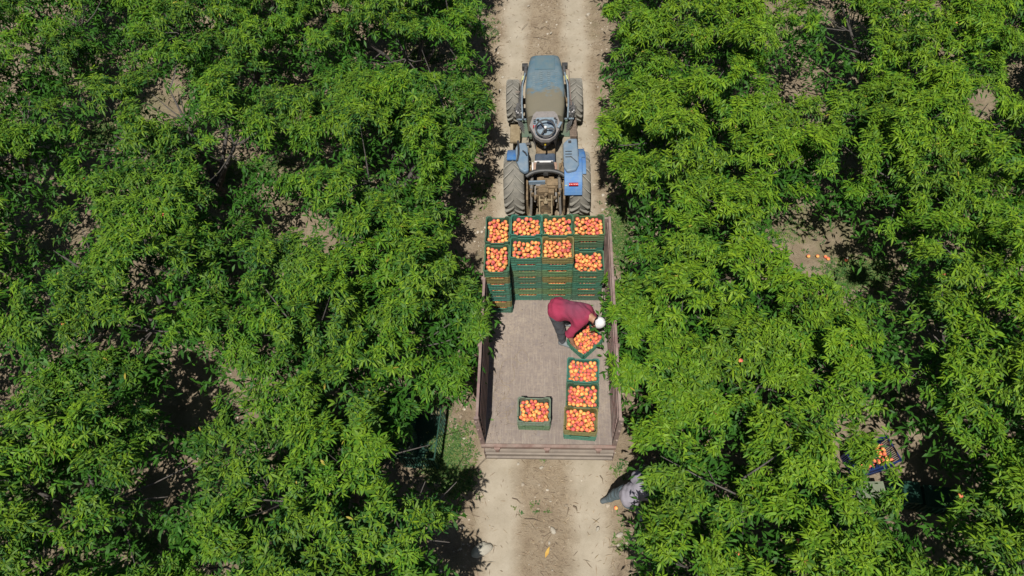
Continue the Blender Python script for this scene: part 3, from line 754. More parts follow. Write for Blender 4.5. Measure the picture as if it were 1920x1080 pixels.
# ------------------------------------------------------------------ people (surface nets round a smooth distance field)
def sd_cone(P, a, b, ra, rb):
    a = np.array(a, np.float32); b = np.array(b, np.float32); ab = b-a
    t = np.clip(((P-a)@ab)/(ab@ab), 0, 1)
    return np.linalg.norm(P-a-t[..., None]*ab, axis=-1) - (ra+(rb-ra)*t)
def sd_ell(P, c, r_, rot=None):
    q = P-np.array(c, np.float32)
    if rot is not None: q = q@np.array(rot, np.float32)
    r_ = np.array(r_, np.float32); k = np.linalg.norm(q/r_, axis=-1); k2 = np.linalg.norm(q/(r_*r_), axis=-1)
    return k*(k-1)/np.maximum(k2, 1e-6)
def smin(a, b, k): 
    h_ = np.clip(.5+.5*(b-a)/k, 0, 1); return b+(a-b)*h_-k*h_*(1-h_)
def surface_nets(name, fn, lo, hi, res, mat):
    ax = [np.arange(lo[i], hi[i]+res, res, dtype=np.float32) for i in range(3)]
    G = np.stack(np.meshgrid(*ax, indexing='ij'), -1); D = fn(G)
    S = D < 0; n = D.shape
    c = np.zeros(tuple(k-1 for k in n), np.uint8)
    for dx in (0, 1):
        for dy in (0, 1):
            for dz in (0, 1): c += S[dx:n[0]-1+dx, dy:n[1]-1+dy, dz:n[2]-1+dz]
    act = (c > 0) & (c < 8); idx = -np.ones(act.shape, int); cells = np.argwhere(act); idx[act] = np.arange(len(cells))
    pos = np.zeros((len(cells), 3)); cnt = np.zeros(len(cells))
    corners = [(i, j, k) for i in (0, 1) for j in (0, 1) for k in (0, 1)]
    for a in corners:
        for b in corners:
            if sum(abs(a[i]-b[i]) for i in range(3)) != 1 or a > b: continue
            A, B = cells+a, cells+b; da, db = D[tuple(A.T)], D[tuple(B.T)]
            m = (da < 0) != (db < 0); t = np.where(m, da/(np.where(m, da-db, 1)), 0)
            pos += np.where(m[:, None], A+(B-A)*t[:, None], 0); cnt += m
    V_ = np.array(lo)+pos/cnt[:, None]*res
    F = []
    for axn in range(3):
        u_, v_ = [(1, 2), (2, 0), (0, 1)][axn]
        sl0 = [slice(None)]*3; sl1 = [slice(None)]*3; sl0[axn] = slice(0, -1); sl1[axn] = slice(1, None)
        E_ = S[tuple(sl0)] != S[tuple(sl1)]; e = np.argwhere(E_)
        e = e[(e[:, u_] > 0) & (e[:, v_] > 0) & (e[:, u_] < n[u_]-1) & (e[:, v_] < n[v_]-1)]
        ins = S[tuple(e.T)]
        q = []
        for du, dv in ((-1, -1), (0, -1), (0, 0), (-1, 0)):
            f = e.copy(); f[:, u_] += du; f[:, v_] += dv; q.append(idx[tuple(f.T)])
        q = np.stack(q, -1); q[~ins] = q[~ins][:, ::-1]; F.append(q)
    F = np.concatenate(F); F = F[(F >= 0).all(1)]
    return np_mesh(name, V_, None, F, [mat])

M_['skin'] = worn('tanned skin', (.42, .22, .14), (.36, .18, .11), rough=.55, scale=10, bump=.05)
M_['hair'] = worn('dark hair', (.02, .015, .012), rough=.7)
M_['trouser'] = worn('grey trouser cloth', (.085, .09, .10), (.06, .065, .075), rough=.9, scale=12, bump=.3, bscale=30)
M_['trouser2'] = worn('slate blue trouser cloth', (.13, .175, .2), (.09, .13, .15), rough=.9, scale=8, bump=.4, bscale=22)
M_['shoe'] = worn('grey blue shoe', (.24, .26, .27), (.17, .19, .2), rough=.8)
M_['shoe2'] = worn('dark slate shoe', (.06, .08, .095), (.1, .12, .13), rough=.7)
M_['cap'] = worn('white cap', (.78, .77, .76), (.66, .66, .66), rough=.8, scale=12)
M_['lav'] = worn('pale lavender shirt', (.30, .28, .32), (.24, .225, .26), rough=.9, scale=5, bump=.5, bscale=14)
M_['vest'] = worn('dark checked cloth', (.03, .032, .05), (.42, .42, .44), rough=.9, scale=28, bump=.1)
def mat_shirt():
    m = worn('maroon shirt', (.33, .03, .075), (.28, .026, .065), rough=.92, scale=5, bump=.6, bscale=9, wpos=True)
    N, L = nodes(m); b = N['Principled BSDF']; src = b.inputs['Base Color'].links[0].from_socket
    p = N.new('ShaderNodeNewGeometry').outputs['Position']
    nz = N.new('ShaderNodeTexNoise'); nz.inputs['Scale'].default_value = 7; L.new(p, nz.inputs['Vector'])
    vs = N.new('ShaderNodeVectorMath'); vs.operation = 'MULTIPLY_ADD'; L.new(nz.outputs['Color'], vs.inputs[0]); vs.inputs[1].default_value = (.16, .16, .16); L.new(p, vs.inputs[2])
    d = N.new('ShaderNodeVectorMath'); d.operation = 'DISTANCE'; L.new(vs.outputs[0], d.inputs[0]); d.inputs[1].default_value = (.45+.08, 5.27+.08, 2.02+.08)
    f = maprange(N, L, d.outputs['Value'], .30, .14, 0, .75)      # sweat darkened back
    L.new(mixc(N, L, f, src, (.165, .05, .085)), b.inputs['Base Color'])
    return m
M_['shirt'] = mat_shirt()

# worker 1, bending to the crate
W1 = empty('person', (.25, 5.25, BZ), 0, 'worker in maroon shirt and white cap bending over an askew crate on the trailer', 'person')
J = dict(hip=(.15, 5.28, 1.86), hipN=(.17, 5.37, 1.82), hipS=(.12, 5.18, 1.80), kneeS=(.20, 5.13, 1.40), ankS=(.24, 5.085, 1.03), toeS=(.37, 5.03, .985),
         kneeN=(.34, 5.40, 1.42), ankN=(.33, 5.45, 1.03), toeN=(.46, 5.42, .985), chest=(.50, 5.17, 1.96), neck=(.66, 5.09, 1.95), head=(.79, 5.01, 1.90),
         shS=(.50, 5.02, 1.90), elS=(.34, 4.93, 1.62), wrS=(.42, 4.895, 1.31), shN=(.63, 5.24, 1.90), elN=(.74, 5.26, 1.60), wrN=(.80, 5.22, 1.29))
def V3(k): return np.array(J[k], np.float32)
def finger(P, base, d, up, ln, r0, curl):
    """three bent joints of one finger"""
    p = np.array(base, float); d = nrm(np.array(d, float)); up = nrm(np.array(up, float)); out = None
    for i, f in enumerate((.45, .32, .23)):
        q = p+d*ln*f; s_ = sd_cone(P, p, q, r0*(1-.1*i), r0*(.9-.1*i)); out = s_ if out is None else np.minimum(out, s_)
        d = nrm(d*math.cos(curl)-up*math.sin(curl)); p = q
    return out
def hand(P, wr, d, up, side):
    """palm, four unequal fingers and a thumb leaving the side of the palm"""
    wr = np.array(wr, float); d = nrm(np.array(d, float)); up = np.array(up, float); up = nrm(up-d*(up@d)); sd = np.cross(d, up)*side
    palm = wr+d*.05
    Rm = np.stack([d, sd, up], 1)
    o = sd_ell(P, palm, (.052, .043, .018), Rm)
    o = smin(o, sd_cone(P, wr-d*.03, wr+d*.02, .026, .026), .02)
    for k, (off, ln) in enumerate(((.032, .074), (.011, .084), (-.011, .078), (-.031, .062))):
        o = smin(o, finger(P, wr+d*.085+sd*off, d+sd*off*2.2, up, ln, .0095, .5), .006)
    o = smin(o, finger(P, wr+d*.03+sd*.036, d*.55+sd*.8, up, .062, .011, .3), .008)
    return o
def body1(P, grow=0.0):
    o = sd_ell(P, V3('hip')+(.0, 0, -.02), (.15+grow, .19+grow, .15+grow))
    o = smin(o, sd_cone(P, V3('hip')+(.05, -.0, .0), V3('chest')-(.02, 0, .02), .14+grow, .155+grow), .08)
    o = smin(o, sd_cone(P, V3('shS')+(.02, .04, -.02), V3('shN')+(-.03, -.03, -.02), .09+grow, .09+grow), .08)
    return o
def skin1(P):
    o = body1(P, -.012)
    o = smin(o, sd_cone(P, V3('chest'), V3('neck'), .08, .06), .05)
    o = smin(o, sd_cone(P, V3('neck'), V3('head'), .056, .055), .03)
    hd = V3('head'); fw = nrm(np.array([.45, -.35, -.82])); tp = nrm(np.array([.78, -.45, .35]))   # face looks down to the crate
    sd_ = np.cross(fw, tp); Rm = np.stack([fw, sd_, tp], 1)
    o = smin(o, sd_ell(P, hd+tp*.02, (.092, .074, .108), Rm), .03)
    o = smin(o, sd_ell(P, hd+fw*.045-tp*.045, (.055, .05, .06), Rm), .02)
    o = smin(o, sd_ell(P, hd+fw*.102-tp*.005, (.02, .012, .022), Rm), .01)           # nose
    for e in (-1, 1):
        o = smin(o, sd_ell(P, hd+sd_*e*.076-fw*.005, (.02, .008, .03), Rm), .008)     # ears
        o = np.maximum(o, -sd_ell(P, hd+fw*.094+sd_*e*.03+tp*.018, (.014, .013, .009), Rm))  # eye sockets
    o = np.maximum(o, -sd_ell(P, hd+fw*.102-tp*.055, (.01, .024, .004), Rm))           # mouth
    for s_ in 'SN':
        o = smin(o, sd_cone(P, V3('hip'+s_), V3('knee'+s_), .085, .058), .05)
        o = smin(o, sd_cone(P, V3('knee'+s_), V3('ank'+s_), .055, .038), .02)
        o = smin(o, sd_cone(P, V3('ank'+s_)+(0, 0, -.03), V3('toe'+s_), .04, .028), .02)
        o = smin(o, sd_cone(P, V3('sh'+s_), V3('el'+s_), .055, .043), .04)
        o = smin(o, sd_cone(P, V3('el'+s_), V3('wr'+s_), .042, .027), .015)
    o = smin(o, hand(P, J['wrS'], (.5, -.1, -.75), (-.75, -.35, -.4), 1), .01)
    o = smin(o, hand(P, J['wrN'], (-.4, -.25, -.75), (.8, .3, -.3), -1), .01)
    return o
wr_ = lambda P, a: a*(np.sin(P[..., 0]*37+P[..., 1]*21+np.sin(P[..., 2]*19)*1.5)*np.sin(P[..., 1]*31-P[..., 2]*27+1))
def shirt1(P):
    o = body1(P, .014)
    for s_ in 'SN':
        o = smin(o, sd_cone(P, V3('sh'+s_), V3('el'+s_), .082, .066), .07)
        e, w = V3('el'+s_), V3('wr'+s_)
        o = smin(o, sd_cone(P, e, e+(w-e)*.88, .066, .048), .025)
    o = smin(o, sd_cone(P, V3('chest'), V3('chest')+(V3('neck')-V3('chest'))*.75, .1, .078), .04)
    o = o+wr_(P, .007)+.004*np.sin(P[..., 0]*23+P[..., 1]*48+2*np.sin(P[..., 0]*15))*np.clip((P[..., 2]-1.4)*3, 0, 1)
    # cut the hem below the hips
    hem = (P-np.array([.10, 5.24, 1.66], np.float32))@nrm(np.array([-.35, -.1, -1.0])).astype(np.float32)
    return np.maximum(o, hem)
def pants1(P):
    o = sd_ell(P, V3('hip')+(.0, 0, -.04), (.14, .18, .14))
    for s_ in 'SN':
        o = smin(o, sd_cone(P, V3('hip'+s_), V3('knee'+s_), .102, .080), .05)
        k, a = V3('knee'+s_), V3('ank'+s_)
        o = smin(o, sd_cone(P, k, k+(a-k)*.93, .080, .058), .03)
    return o+wr_(P, .005)
def shoes(P, a, t):
    return smin(sd_cone(P, V3(a)+(-.01, 0, -.02), V3(t), .052, .042), sd_cone(P, V3(a)+(-.02, 0, .02), V3(a)+(-.02, 0, -.03), .05, .05), .02)
def W(o, root): o.parent = root; o.location = -Vector(root.location); return o
bd = W(link('body', surface_nets('worker body', skin1, (-.05, 4.75, .93), (1.05, 5.6, 2.14), .0095, M_['skin'])), W1)
W(link('shirt', surface_nets('maroon shirt', shirt1, (-.06, 4.78, 1.2), (1.05, 5.6, 2.2), .013, M_['shirt'])), W1)
W(link('trousers', surface_nets('grey trousers', pants1, (-.06, 4.9, 1.0), (.6, 5.65, 2.05), .013, M_['trouser'])), W1)
for s_ in 'SN':
    a, t = 'ank'+s_, 'toe'+s_
    lo = np.minimum(V3(a), V3(t))-.09; hi = np.maximum(V3(a), V3(t))+.09; lo[2] = .953
    W(link('shoe', surface_nets('shoe', lambda P: np.maximum(shoes(P, a, t), .957-P[..., 2]), lo-.01, hi, .009, M_['shoe'])), W1)
hd = V3('head'); tp = nrm(np.array([.78, -.45, .35])); fw = nrm(np.array([.45, -.35, -.82])); sd_ = np.cross(fw, tp); RmH = np.stack([fw, sd_, tp], 1)
def cap1(P):
    o = sd_ell(P, hd+tp*.03-fw*.008, (.104, .088, .116), RmH)
    o = np.maximum(o, -((P-hd.astype(np.float32)-tp.astype(np.float32)*.005)@tp.astype(np.float32))-.0)
    back = sd_ell(P, hd-fw*.10+tp*.02, (.05, .03, .034), RmH)       # opening above the strap
    o = np.maximum(o, -back)
    return np.maximum(o, -sd_ell(P, hd+tp*.02-fw*.004, (.097, .08, .11), RmH))
capo = W(link('cap', surface_nets('cap', cap1, hd-.2, hd+.2, .008, M_['cap'])), W1)
W(link('hair', surface_nets('hair', lambda P: np.maximum(sd_ell(P, hd+tp*.018-fw*.010, (.095, .079, .108), RmH), (P-hd.astype(np.float32))@fw.astype(np.float32)-.01), hd-.2, hd+.2, .009, M_['hair'])), W1)

# worker 2, stooping under the branches behind the trailer
def body_from(root, K, shirt_mat, pants_mat, shoe_mat, zf, face):
    def v(k): return np.array(K[k], np.float32)
    fw2, tp2 = nrm(np.array(face[0])), nrm(np.array(face[1])); s2 = nrm(np.cross(fw2, tp2)); tp2 = np.cross(s2, fw2); Rm2 = np.stack([fw2, s2, tp2], 1)
    def sk(P):
        o = sd_ell(P, v('hip'), (.14, .16, .14)); o = smin(o, sd_cone(P, v('hip'), v('chest'), .125, .14), .08)
        o = smin(o, sd_cone(P, v('shL'), v('shR'), .075, .075), .08)
        o = smin(o, sd_cone(P, v('chest'), v('head'), .06, .055), .04); h2 = v('head')
        o = smin(o, sd_ell(P, h2+tp2*.02, (.092, .074, .108), Rm2), .03)
        o = smin(o, sd_ell(P, h2+fw2*.045-tp2*.045, (.055, .05, .06), Rm2), .02)
        o = smin(o, sd_ell(P, h2+fw2*.102-tp2*.005, (.02, .012, .022), Rm2), .01)
        for e in (-1, 1):
            o = smin(o, sd_ell(P, h2+s2*e*.076-fw2*.005, (.02, .008, .03), Rm2), .008)
            o = np.maximum(o, -sd_ell(P, h2+fw2*.094+s2*e*.03+tp2*.018, (.014, .013, .009), Rm2))
        o = np.maximum(o, -sd_ell(P, h2+fw2*.102-tp2*.055, (.01, .024, .004), Rm2))
        for s_ in 'LR':
            o = smin(o, sd_cone(P, v('th'+s_), v('kn'+s_), .085, .058), .05); o = smin(o, sd_cone(P, v('kn'+s_), v('an'+s_), .055, .038), .02)
            o = smin(o, sd_cone(P, v('an'+s_), v('to'+s_), .036, .028), .02)
            o = smin(o, sd_cone(P, v('sh'+s_), v('el'+s_), .053, .042), .04); o = smin(o, sd_cone(P, v('el'+s_), v('wr'+s_), .041, .027), .015)
            d = v('wr'+s_)-v('el'+s_)
            o = smin(o, hand(P, v('wr'+s_), d, (.3, .3, .9) if abs(nrm(d)[2]) < .9 else (1, 0, .2), 1 if s_ == 'L' else -1), .01)
        return o
    def sh(P):
        o = sd_ell(P, v('hip'), (.16, .175, .155)); o = smin(o, sd_cone(P, v('hip'), v('chest'), .15, .165), .08)
        o = smin(o, sd_cone(P, v('shL'), v('shR'), .095, .095), .08)
        for s_ in 'LR':
            o = smin(o, sd_cone(P, v('sh'+s_), v('el'+s_), .08, .062), .06); e, w = v('el'+s_), v('wr'+s_)
            o = smin(o, sd_cone(P, e, e+(w-e)*.85, .062, .046), .03)
        o = o+wr_(P, .008); h2 = v('head')
        return np.maximum(o, -(sd_ell(P, h2, (.14, .14, .14))))
    def pt(P):
        o = sd_ell(P, v('hip')-(0, 0, .05), (.15, .165, .14))
        for s_ in 'LR':
            k, a = v('kn'+s_), v('an'+s_)
            o = smin(o, sd_cone(P, v('th'+s_), k, .105, .085), .05); o = smin(o, sd_cone(P, k, k+(a-k)*.93, .085, .062), .03)
        return o+wr_(P, .006)
    A = np.array(list(K.values())); lo, hi = A.min(0)-.22, A.max(0)+.22; lo[2] = max(lo[2], zf-.02)
    W(link('body', surface_nets('worker body', sk, lo, hi, .011, M_['skin'])), root)
    W(link('shirt', surface_nets('shirt', sh, lo, hi, .015, shirt_mat)), root)
    W(link('trousers', surface_nets('trousers', pt, lo, hi, .014, pants_mat)), root)
    for s_ in 'LR':
        a, t = v('an'+s_), v('to'+s_)
        fn = lambda P: np.maximum(smin(sd_cone(P, a, t, .055, .042), sd_cone(P, a+(0, 0, .04), a, .05, .05), .02), zf+.004-P[..., 2])
        W(link('shoe', surface_nets('shoe', fn, np.minimum(a, t)-.09, np.maximum(a, t)+.1, .01, shoe_mat)), root)
    h2 = v('head')
    W(link('hair', surface_nets('hair', lambda P: np.maximum(sd_ell(P, h2+tp2*.022-fw2*.012, (.099, .083, .114), Rm2), (P-h2)@fw2.astype(np.float32)-.02), h2-.2, h2+.2, .011, M_['hair'])), root)
    return Rm2, h2
W2 = empty('person', (1.2, 2.62, 0), 0, 'stooping worker in lavender shirt and slate trousers half under the tree behind the trailer', 'person')
K2 = dict(hip=(1.27, 2.54, .86), chest=(1.46, 2.64, 1.04), shL=(1.38, 2.78, 1.05), shR=(1.56, 2.52, 1.02), head=(1.60, 2.82, 1.10),
          thL=(1.20, 2.62, .80), thR=(1.25, 2.46, .80), knL=(1.10, 2.66, .46), knR=(1.46, 2.46, .46), anL=(1.00, 2.66, .10), anR=(1.52, 2.36, .10),
          toL=(.90, 2.63, .045), toR=(1.64, 2.32, .045), elL=(1.50, 2.96, .84), wrL=(1.68, 3.0, .68), elR=(1.68, 2.46, .80), wrR=(1.82, 2.58, .64))
body_from(W2, K2, M_['lav'], M_['trouser2'], M_['shoe2'], 0, ((.6, .5, -.6), (.5, .35, .8)))
def bib(P):
    v = lambda k: np.array(K2[k], np.float32)
    o = sd_cone(P, v('hip')+(.02, 0, -.0), v('chest')-(.02, .0, .0), .172, .18)
    d = nrm(v('chest')-v('hip')); t = (P-v('hip'))@d.astype(np.float32)
    o = np.maximum(o, t-.02); o = np.maximum(o, -t-.10)
    return o
W(link('belt_cloth', surface_nets('belt cloth', bib, (.9, 2.3, .7), (1.7, 3.0, 1.4), .014, M_['vest'])), W2)

# ------------------------------------------------------------------ crates and boxes on the orchard floor
for k in range(4):
    crate(-2.62+rnd.uniform(-.01, .01), 4.02+rnd.uniform(-.01, .01), .02+k*PIT, R(3), TEAL, f"teal crate, {['bottom', 'second', 'third', 'top'][k]} of the stack under the left tree{'' if k else ' on soil'}", 'crates stacked under the left tree')
for k in range(3):
    crate(-2.55+rnd.uniform(-.01, .01), 3.5+rnd.uniform(-.01, .01), .02+k*PIT, R(3), GREY if k == 2 else DKG, f"{'greyish' if k == 2 else 'dark'} crate, {['bottom', 'middle', 'top'][k]} of the lower stack beside the shaded slatted box", 'crates beside the shaded slatted box')
def slatted(name, x, y, z0, lx, ly, h_, rz, mat, label, cat, nsl):
    e = empty(name, (x, y, z0), rz, label, cat)
    MB().box((-lx/2, -ly/2, 0), (lx/2, ly/2, .015)).build('base', mat, e)
    for sx in (-1, 1):
        for sy in (-1, 1): MB().cbox(sx*(lx/2-.012), sy*(ly/2-.012), h_/2, .024, .024, h_).build('corner_post', mat, e)
    for s_ in (-1, 1):
        MB().cbox(0, s_*ly/2, h_-.01, lx+.02, .022, .02).build('rim', mat, e); MB().cbox(s_*lx/2, 0, h_-.01, .022, ly, .02).build('rim', mat, e)
    sm = MB().cbox(0, 0, h_/2, .012, .01, h_-.03).mesh('slat', mat)
    for i in range(nsl):
        t = -.5+(i+.5)/nsl
        for s_ in (-1, 1):
            o = link('slat', sm, e); o.location = (t*(lx-.03), s_*ly/2, 0)
            o = link('slat', sm, e); o.location = (s_*lx/2, t*(ly-.03), 0); o.rotation_euler = (0, 0, math.pi/2)
    return e
M_['dkgreen'] = worn('deep green plastic', (.02, .075, .05), rough=.4, bump=.03)
slatted('slatted_box', -2.16, 3.62, .0, .62, .95, .62, R(-3), M_['dkgreen'], 'tall dark green slatted box in deep shade at the left track edge', 'box', 13)
slatted('slatted_crate', 5.28, 3.33, .3, .60, .42, .3, R(18), M_['bluecrate'], 'blue slatted crate of peaches under the right trees', 'crate', 14)
slatted('slatted_crate', 5.28, 3.33, .0, .60, .42, .29, R(18), M_['bluecrate'], 'blue slatted crate beneath the blue crate of peaches, right trees', 'crate', 14)
g9 = np.random.default_rng(9)
P9, S9 = pile(60, .27, .18, g9, zmax=.25)
for i, (a, b, c_) in enumerate(P9): stuff_peach(np.array([5.28+a*math.cos(.31)-b*math.sin(.31), 3.33+a*math.sin(.31)+b*math.cos(.31), .32+c_]), S9[i], g9, 0)
M_['oldgreen'] = worn('faded green plastic', (.17, .21, .13), (.13, .16, .10), rough=.6, dust=(.24, .24, .18), dust_amt=.4)
def upturned(x, y, rz, lab, dark):
    e = empty('upturned_crate', (x, y, 0), rz, lab, 'crate')
    a, b, h_ = .25, .19, .32
    MB().loft([[(-a, -b, 0), (a, -b, 0), (a, b, 0), (-a, b, 0)], [(-a+.02, -b+.02, h_), (a-.02, -b+.02, h_), (a-.02, b-.02, h_), (-a+.02, b-.02, h_)]], True, False).build('shell', M_['oldgreen' if not dark else 'dkgreen'], e, .02)
    MB().box((-a+.05, -b+.05, h_), (a-.05, b-.05, h_+.012)).build('base_panel', M_['oldgreen' if not dark else 'dkgreen'], e, .004)
    for i in range(6): MB().cbox(-.2+i*.08, -b-.002, .14, .012, .02, .26).build('rib', M_['oldgreen' if not dark else 'dkgreen'], e)
    return e
upturned(5.17, 2.78, R(2), 'faded green upturned crate in front of the blue crate of peaches', False)
upturned(5.72, 2.80, R(-3), 'dark green upturned crate right of the faded green one', True)
upturned(6.22, 2.72, R(-6), 'dark upturned crate in deep shade, farthest right of the three', True)

# ------------------------------------------------------------------ loose fruit, stones, twigs, hoses
fall = [(1155, 952), (1516, 480), (1533, 480), (1548, 481), (1553, 485), (1587, 487), (1446, 397), (1028+18, 1062)]
locs = ['beside the stooping worker', 'leftmost of the row on bare ground', 'second from left of the row on bare ground', 'third from left in the row on bare ground', 'fourth from left in the row on bare ground', 'farthest right on the bare patch', 'at the upper left of the bare patch', 'on the track near the picture bottom']
for (px, py), wh in zip(fall[:7], locs):
    p = at(px, py, .04); single_peach((p.x, p.y, .035), .036, f"fallen peach on the soil, {wh}", 'fallen peaches', 3)
def rock(name, p, r_, sq, mat, seed, label, cat, group=None, rz=0):
    bm = bmesh.new(); bmesh.ops.create_icosphere(bm, subdivisions=3, radius=1); g_ = np.random.default_rng(seed); ph = g_.uniform(0, 6, 6)
    for v in bm.verts:
        c_ = v.co; k = 1+.16*math.sin(c_.x*2.3+ph[0])*math.sin(c_.y*2.9+ph[1])+.08*math.sin(c_.z*5+ph[2]+c_.x*4)+.04*math.sin(c_.y*9+ph[3])
        v.co = Vector((c_.x*k*r_*sq[0], c_.y*k*r_*sq[1], c_.z*k*r_*sq[2]))
    me = bpy.data.meshes.new(name); bm.to_mesh(me); bm.free(); me.polygons.foreach_set('use_smooth', [True]*len(me.polygons)); me.materials.append(mat)
    o = link(name, me); o.location = p; o.rotation_euler = (0, 0, rz); return tag(o, label, cat, group)
p = at(903, 1031, .03); rock('rock', (p.x, p.y, .02), .15, (1.15, .7, .35), M_['whitestone'], 4, 'pale rounded rock half under leaves at the left track edge', 'rock', None, R(35))
for i, (px, py, s_, wh) in enumerate(((1037, 995, .05, 'in the middle strip of the track near the bottom'), (1162, 1003, .05, 'beside the right track edge near the bottom'), (1160, 1022, .03, 'small, just below the right edge stone'),
        (991, 11, .035, 'at the far end of the track, left rut'), (1103, 27, .05, 'at the far right edge of the track'), (1033, 62, .035, 'on the middle strip ahead of the tractor'), (1121, 992, .035, 'in the right rut'), (1015, 877, .03, 'just behind the tailgate'))):
    p = at(px, py, .02); rock('stone', (p.x, p.y, .02), s_, (1.2, .8, .55), M_['stone'], 10+i, f"pale stone {wh}", 'stone', 'stones on the track', rnd.uniform(0, 3))
def twig(px, py, dx, dy, r_, wh, k=0):
    a, b = at(px, py, .02), at(px+dx, py+dy, .02); m_ = (a+b)/2+Vector((.01, .015, .02)); c0 = Vector((m_.x, m_.y, 0))
    o = MB().tube([a-c0, m_-c0, b-c0], [r_, r_*.9, r_*.5], 6).build('twig', M_['twig']); o.location = c0
    tag(o, f"dry twig lying {wh}", 'twig', 'twigs on the track')
for t_ in ((1075, 949, 7, 10, .014, 'in the right rut behind the trailer, thick and dark'), (1066, 952, -4, 17, .009, 'in the right rut, thin, left of the thick dark one'), (960, 934, 16, 10, .008, 'slantwise in the left rut behind the trailer'),
           (1017, 1008, 30, -16, .006, 'across the middle strip near the bottom'), (983, 973, 34, 6, .006, 'across the middle strip behind the weeds'), (1001, 50, 12, 6, .006, 'as the left arm of a V ahead of the tractor'), (1013, 56, 9, -7, .006, 'as the right arm of a V ahead of the tractor'), (1000, 70, 30, 5, .007, 'crosswise just before the bonnet'), (978, 55, 11, -11, .006, 'slantwise left of the V shaped twigs'), (1022, 50, 11, 9, .006, 'slantwise right of the V shaped twigs'), (1125, 892, 6, 16, .008, 'upright by the stooping worker')): twig(*t_)
p = at(1026, 1036, .02)
me = np_mesh('leaf', np.array([[0, -.09, 0], [-.028, -.02, .012], [0, 0, .004], [.028, -.02, .012], [-.02, .05, .01], [.02, .05, .01], [0, .1, .0]]), np.array([[0, 1, 2], [0, 2, 3], [1, 4, 2], [2, 5, 3], [4, 6, 2], [2, 6, 5]]), None, [M_['yleaf']])
o = link('fallen_leaf', me); o.location = (p.x, p.y, .025); o.rotation_euler = (0, 0, R(-22)); tag(o, 'yellow fallen leaf on the track near the picture bottom', 'leaf')
for px0, py0, px1, py1, lab in ((345, 276, 585, 314, 'black irrigation hose crossing bare soil among the upper left trees'), (340, 1053, 450, 1073, 'black irrigation hose crossing soil near the bottom left edge')):
    a, b = at(px0, py0, .02), at(px1, py1, .02); c0 = Vector(((a.x+b.x)/2, (a.y+b.y)/2, 0))
    pts = [a.lerp(b, t/8)-c0+Vector((0, .03*math.sin(t*1.3), 0)) for t in range(9)]
    o = MB().tube(pts, .011, 8).build('irrigation_hose', M_['pipe']); o.location = c0; tag(o, lab, 'hose')

# litter and weeds too small to count
def scatter_strips(name, pts, lens, wid, cols, mat, kindtag=True, lift=.01, flatness=.15):
    n = len(pts); a = rng.uniform(0, 2*np.pi, n); el = rng.uniform(-.02, flatness, n)
    d = np.stack([np.cos(a)*np.cos(el), np.sin(a)*np.cos(el), np.sin(el)], -1); w = np.stack([-np.sin(a), np.cos(a), np.zeros(n)], -1)*wid[:, None]
    z0 = ground_h(pts[:, 0], pts[:, 1])+lift
    B_ = np.stack([pts[:, 0], pts[:, 1], z0], -1); L_ = lens[:, None]
    up = np.zeros((n, 3)); up[:, 2] = wid*.7
    V_ = np.stack([B_, B_+d*L_*.5+w+up*0, B_+d*L_, B_+d*L_*.5-w, B_+d*L_*.5+up], 1).reshape(-1, 3)
    i = np.arange(n)*5
    F = np.concatenate([np.stack([i, i+1, i+4], -1), np.stack([i+1, i+2, i+4], -1), np.stack([i+2, i+3, i+4], -1), np.stack([i+3, i, i+4], -1)])
    o = link(name, np_mesh(name, V_, F, None, [mat], tint=np.repeat(cols, 5, 0), smooth=False)); return tag(o, kind='stuff')
def edge_pts(n):
    side = rng.choice([-1, 1], n); x = -.07+side*np.abs(rng.normal(1.75, .55, n)); x = np.where(np.abs(x+.07) < 1.05, x+side*.4, x)
    return np.stack([x, rng.uniform(.5, 16.5, n)], -1)
def mid_pts(n): return np.stack([rng.normal(-.05, .22, n), rng.uniform(.5, 16.5, n)], -1)
n1, n2, n3 = 10000, 2800, 9000
pts = np.concatenate([edge_pts(n1), mid_pts(n2), np.stack([rng.uniform(-11, 11, n3), rng.uniform(0, 16, n3)], -1)])
pts = pts[(np.abs(pts[:, 0]) < 1.15) | (np.abs(pts[:, 0]) > 1.0)]
n = len(pts)
base = np.array([[.36, .28, .18], [.27, .2, .135], [.42, .34, .24], [.30, .22, .15], [.2, .15, .11]])[rng.integers(0, 5, n)]*rng.uniform(.75, 1.2, (n, 1))
scatter_strips('dry_litter', pts, rng.gamma(3, .02, n)+.02, rng.uniform(.002, .007, n), base, M_['litter'])
# small stones
n = 2600
pts = np.concatenate([edge_pts(1500), mid_pts(250), np.stack([rng.uniform(-11, 11, n-1750), rng.uniform(0, 16, n-1750)], -1)])
bm = bmesh.new(); bmesh.ops.create_icosphere(bm, subdivisions=1, radius=1); v0 = np.array([q.co[:] for q in bm.verts]); f0 = np.array([[q.index for q in t.verts] for t in bm.faces]); bm.free()
v0 = v0*rng.uniform(.75, 1.15, (len(v0), 1)); sc = np.minimum(rng.gamma(2.2, .006, n)+.005, .04)
Vs = v0[None]*sc[:, None, None]*rng.uniform(.6, 1.2, (n, 1, 3))*np.array([1, 1, .6]); Vs[..., 0] += pts[:, None, 0]; Vs[..., 1] += pts[:, None, 1]; Vs[..., 2] += ground_h(pts[:, 0], pts[:, 1])[:, None]+sc[:, None]*.2
Fs = (f0[None]+(np.arange(n)*len(v0))[:, None, None]).reshape(-1, 3)
cs_ = np.array([[.42, .36, .28], [.33, .27, .2], [.5, .45, .37]])[rng.integers(0, 3, n)]*rng.uniform(.8, 1.1, (n, 1))
tag(link('gravel', np_mesh('gravel', Vs.reshape(-1, 3), Fs, None, [M_['litter']], tint=np.repeat(cs_, len(v0), 0), smooth=False)), kind='stuff')
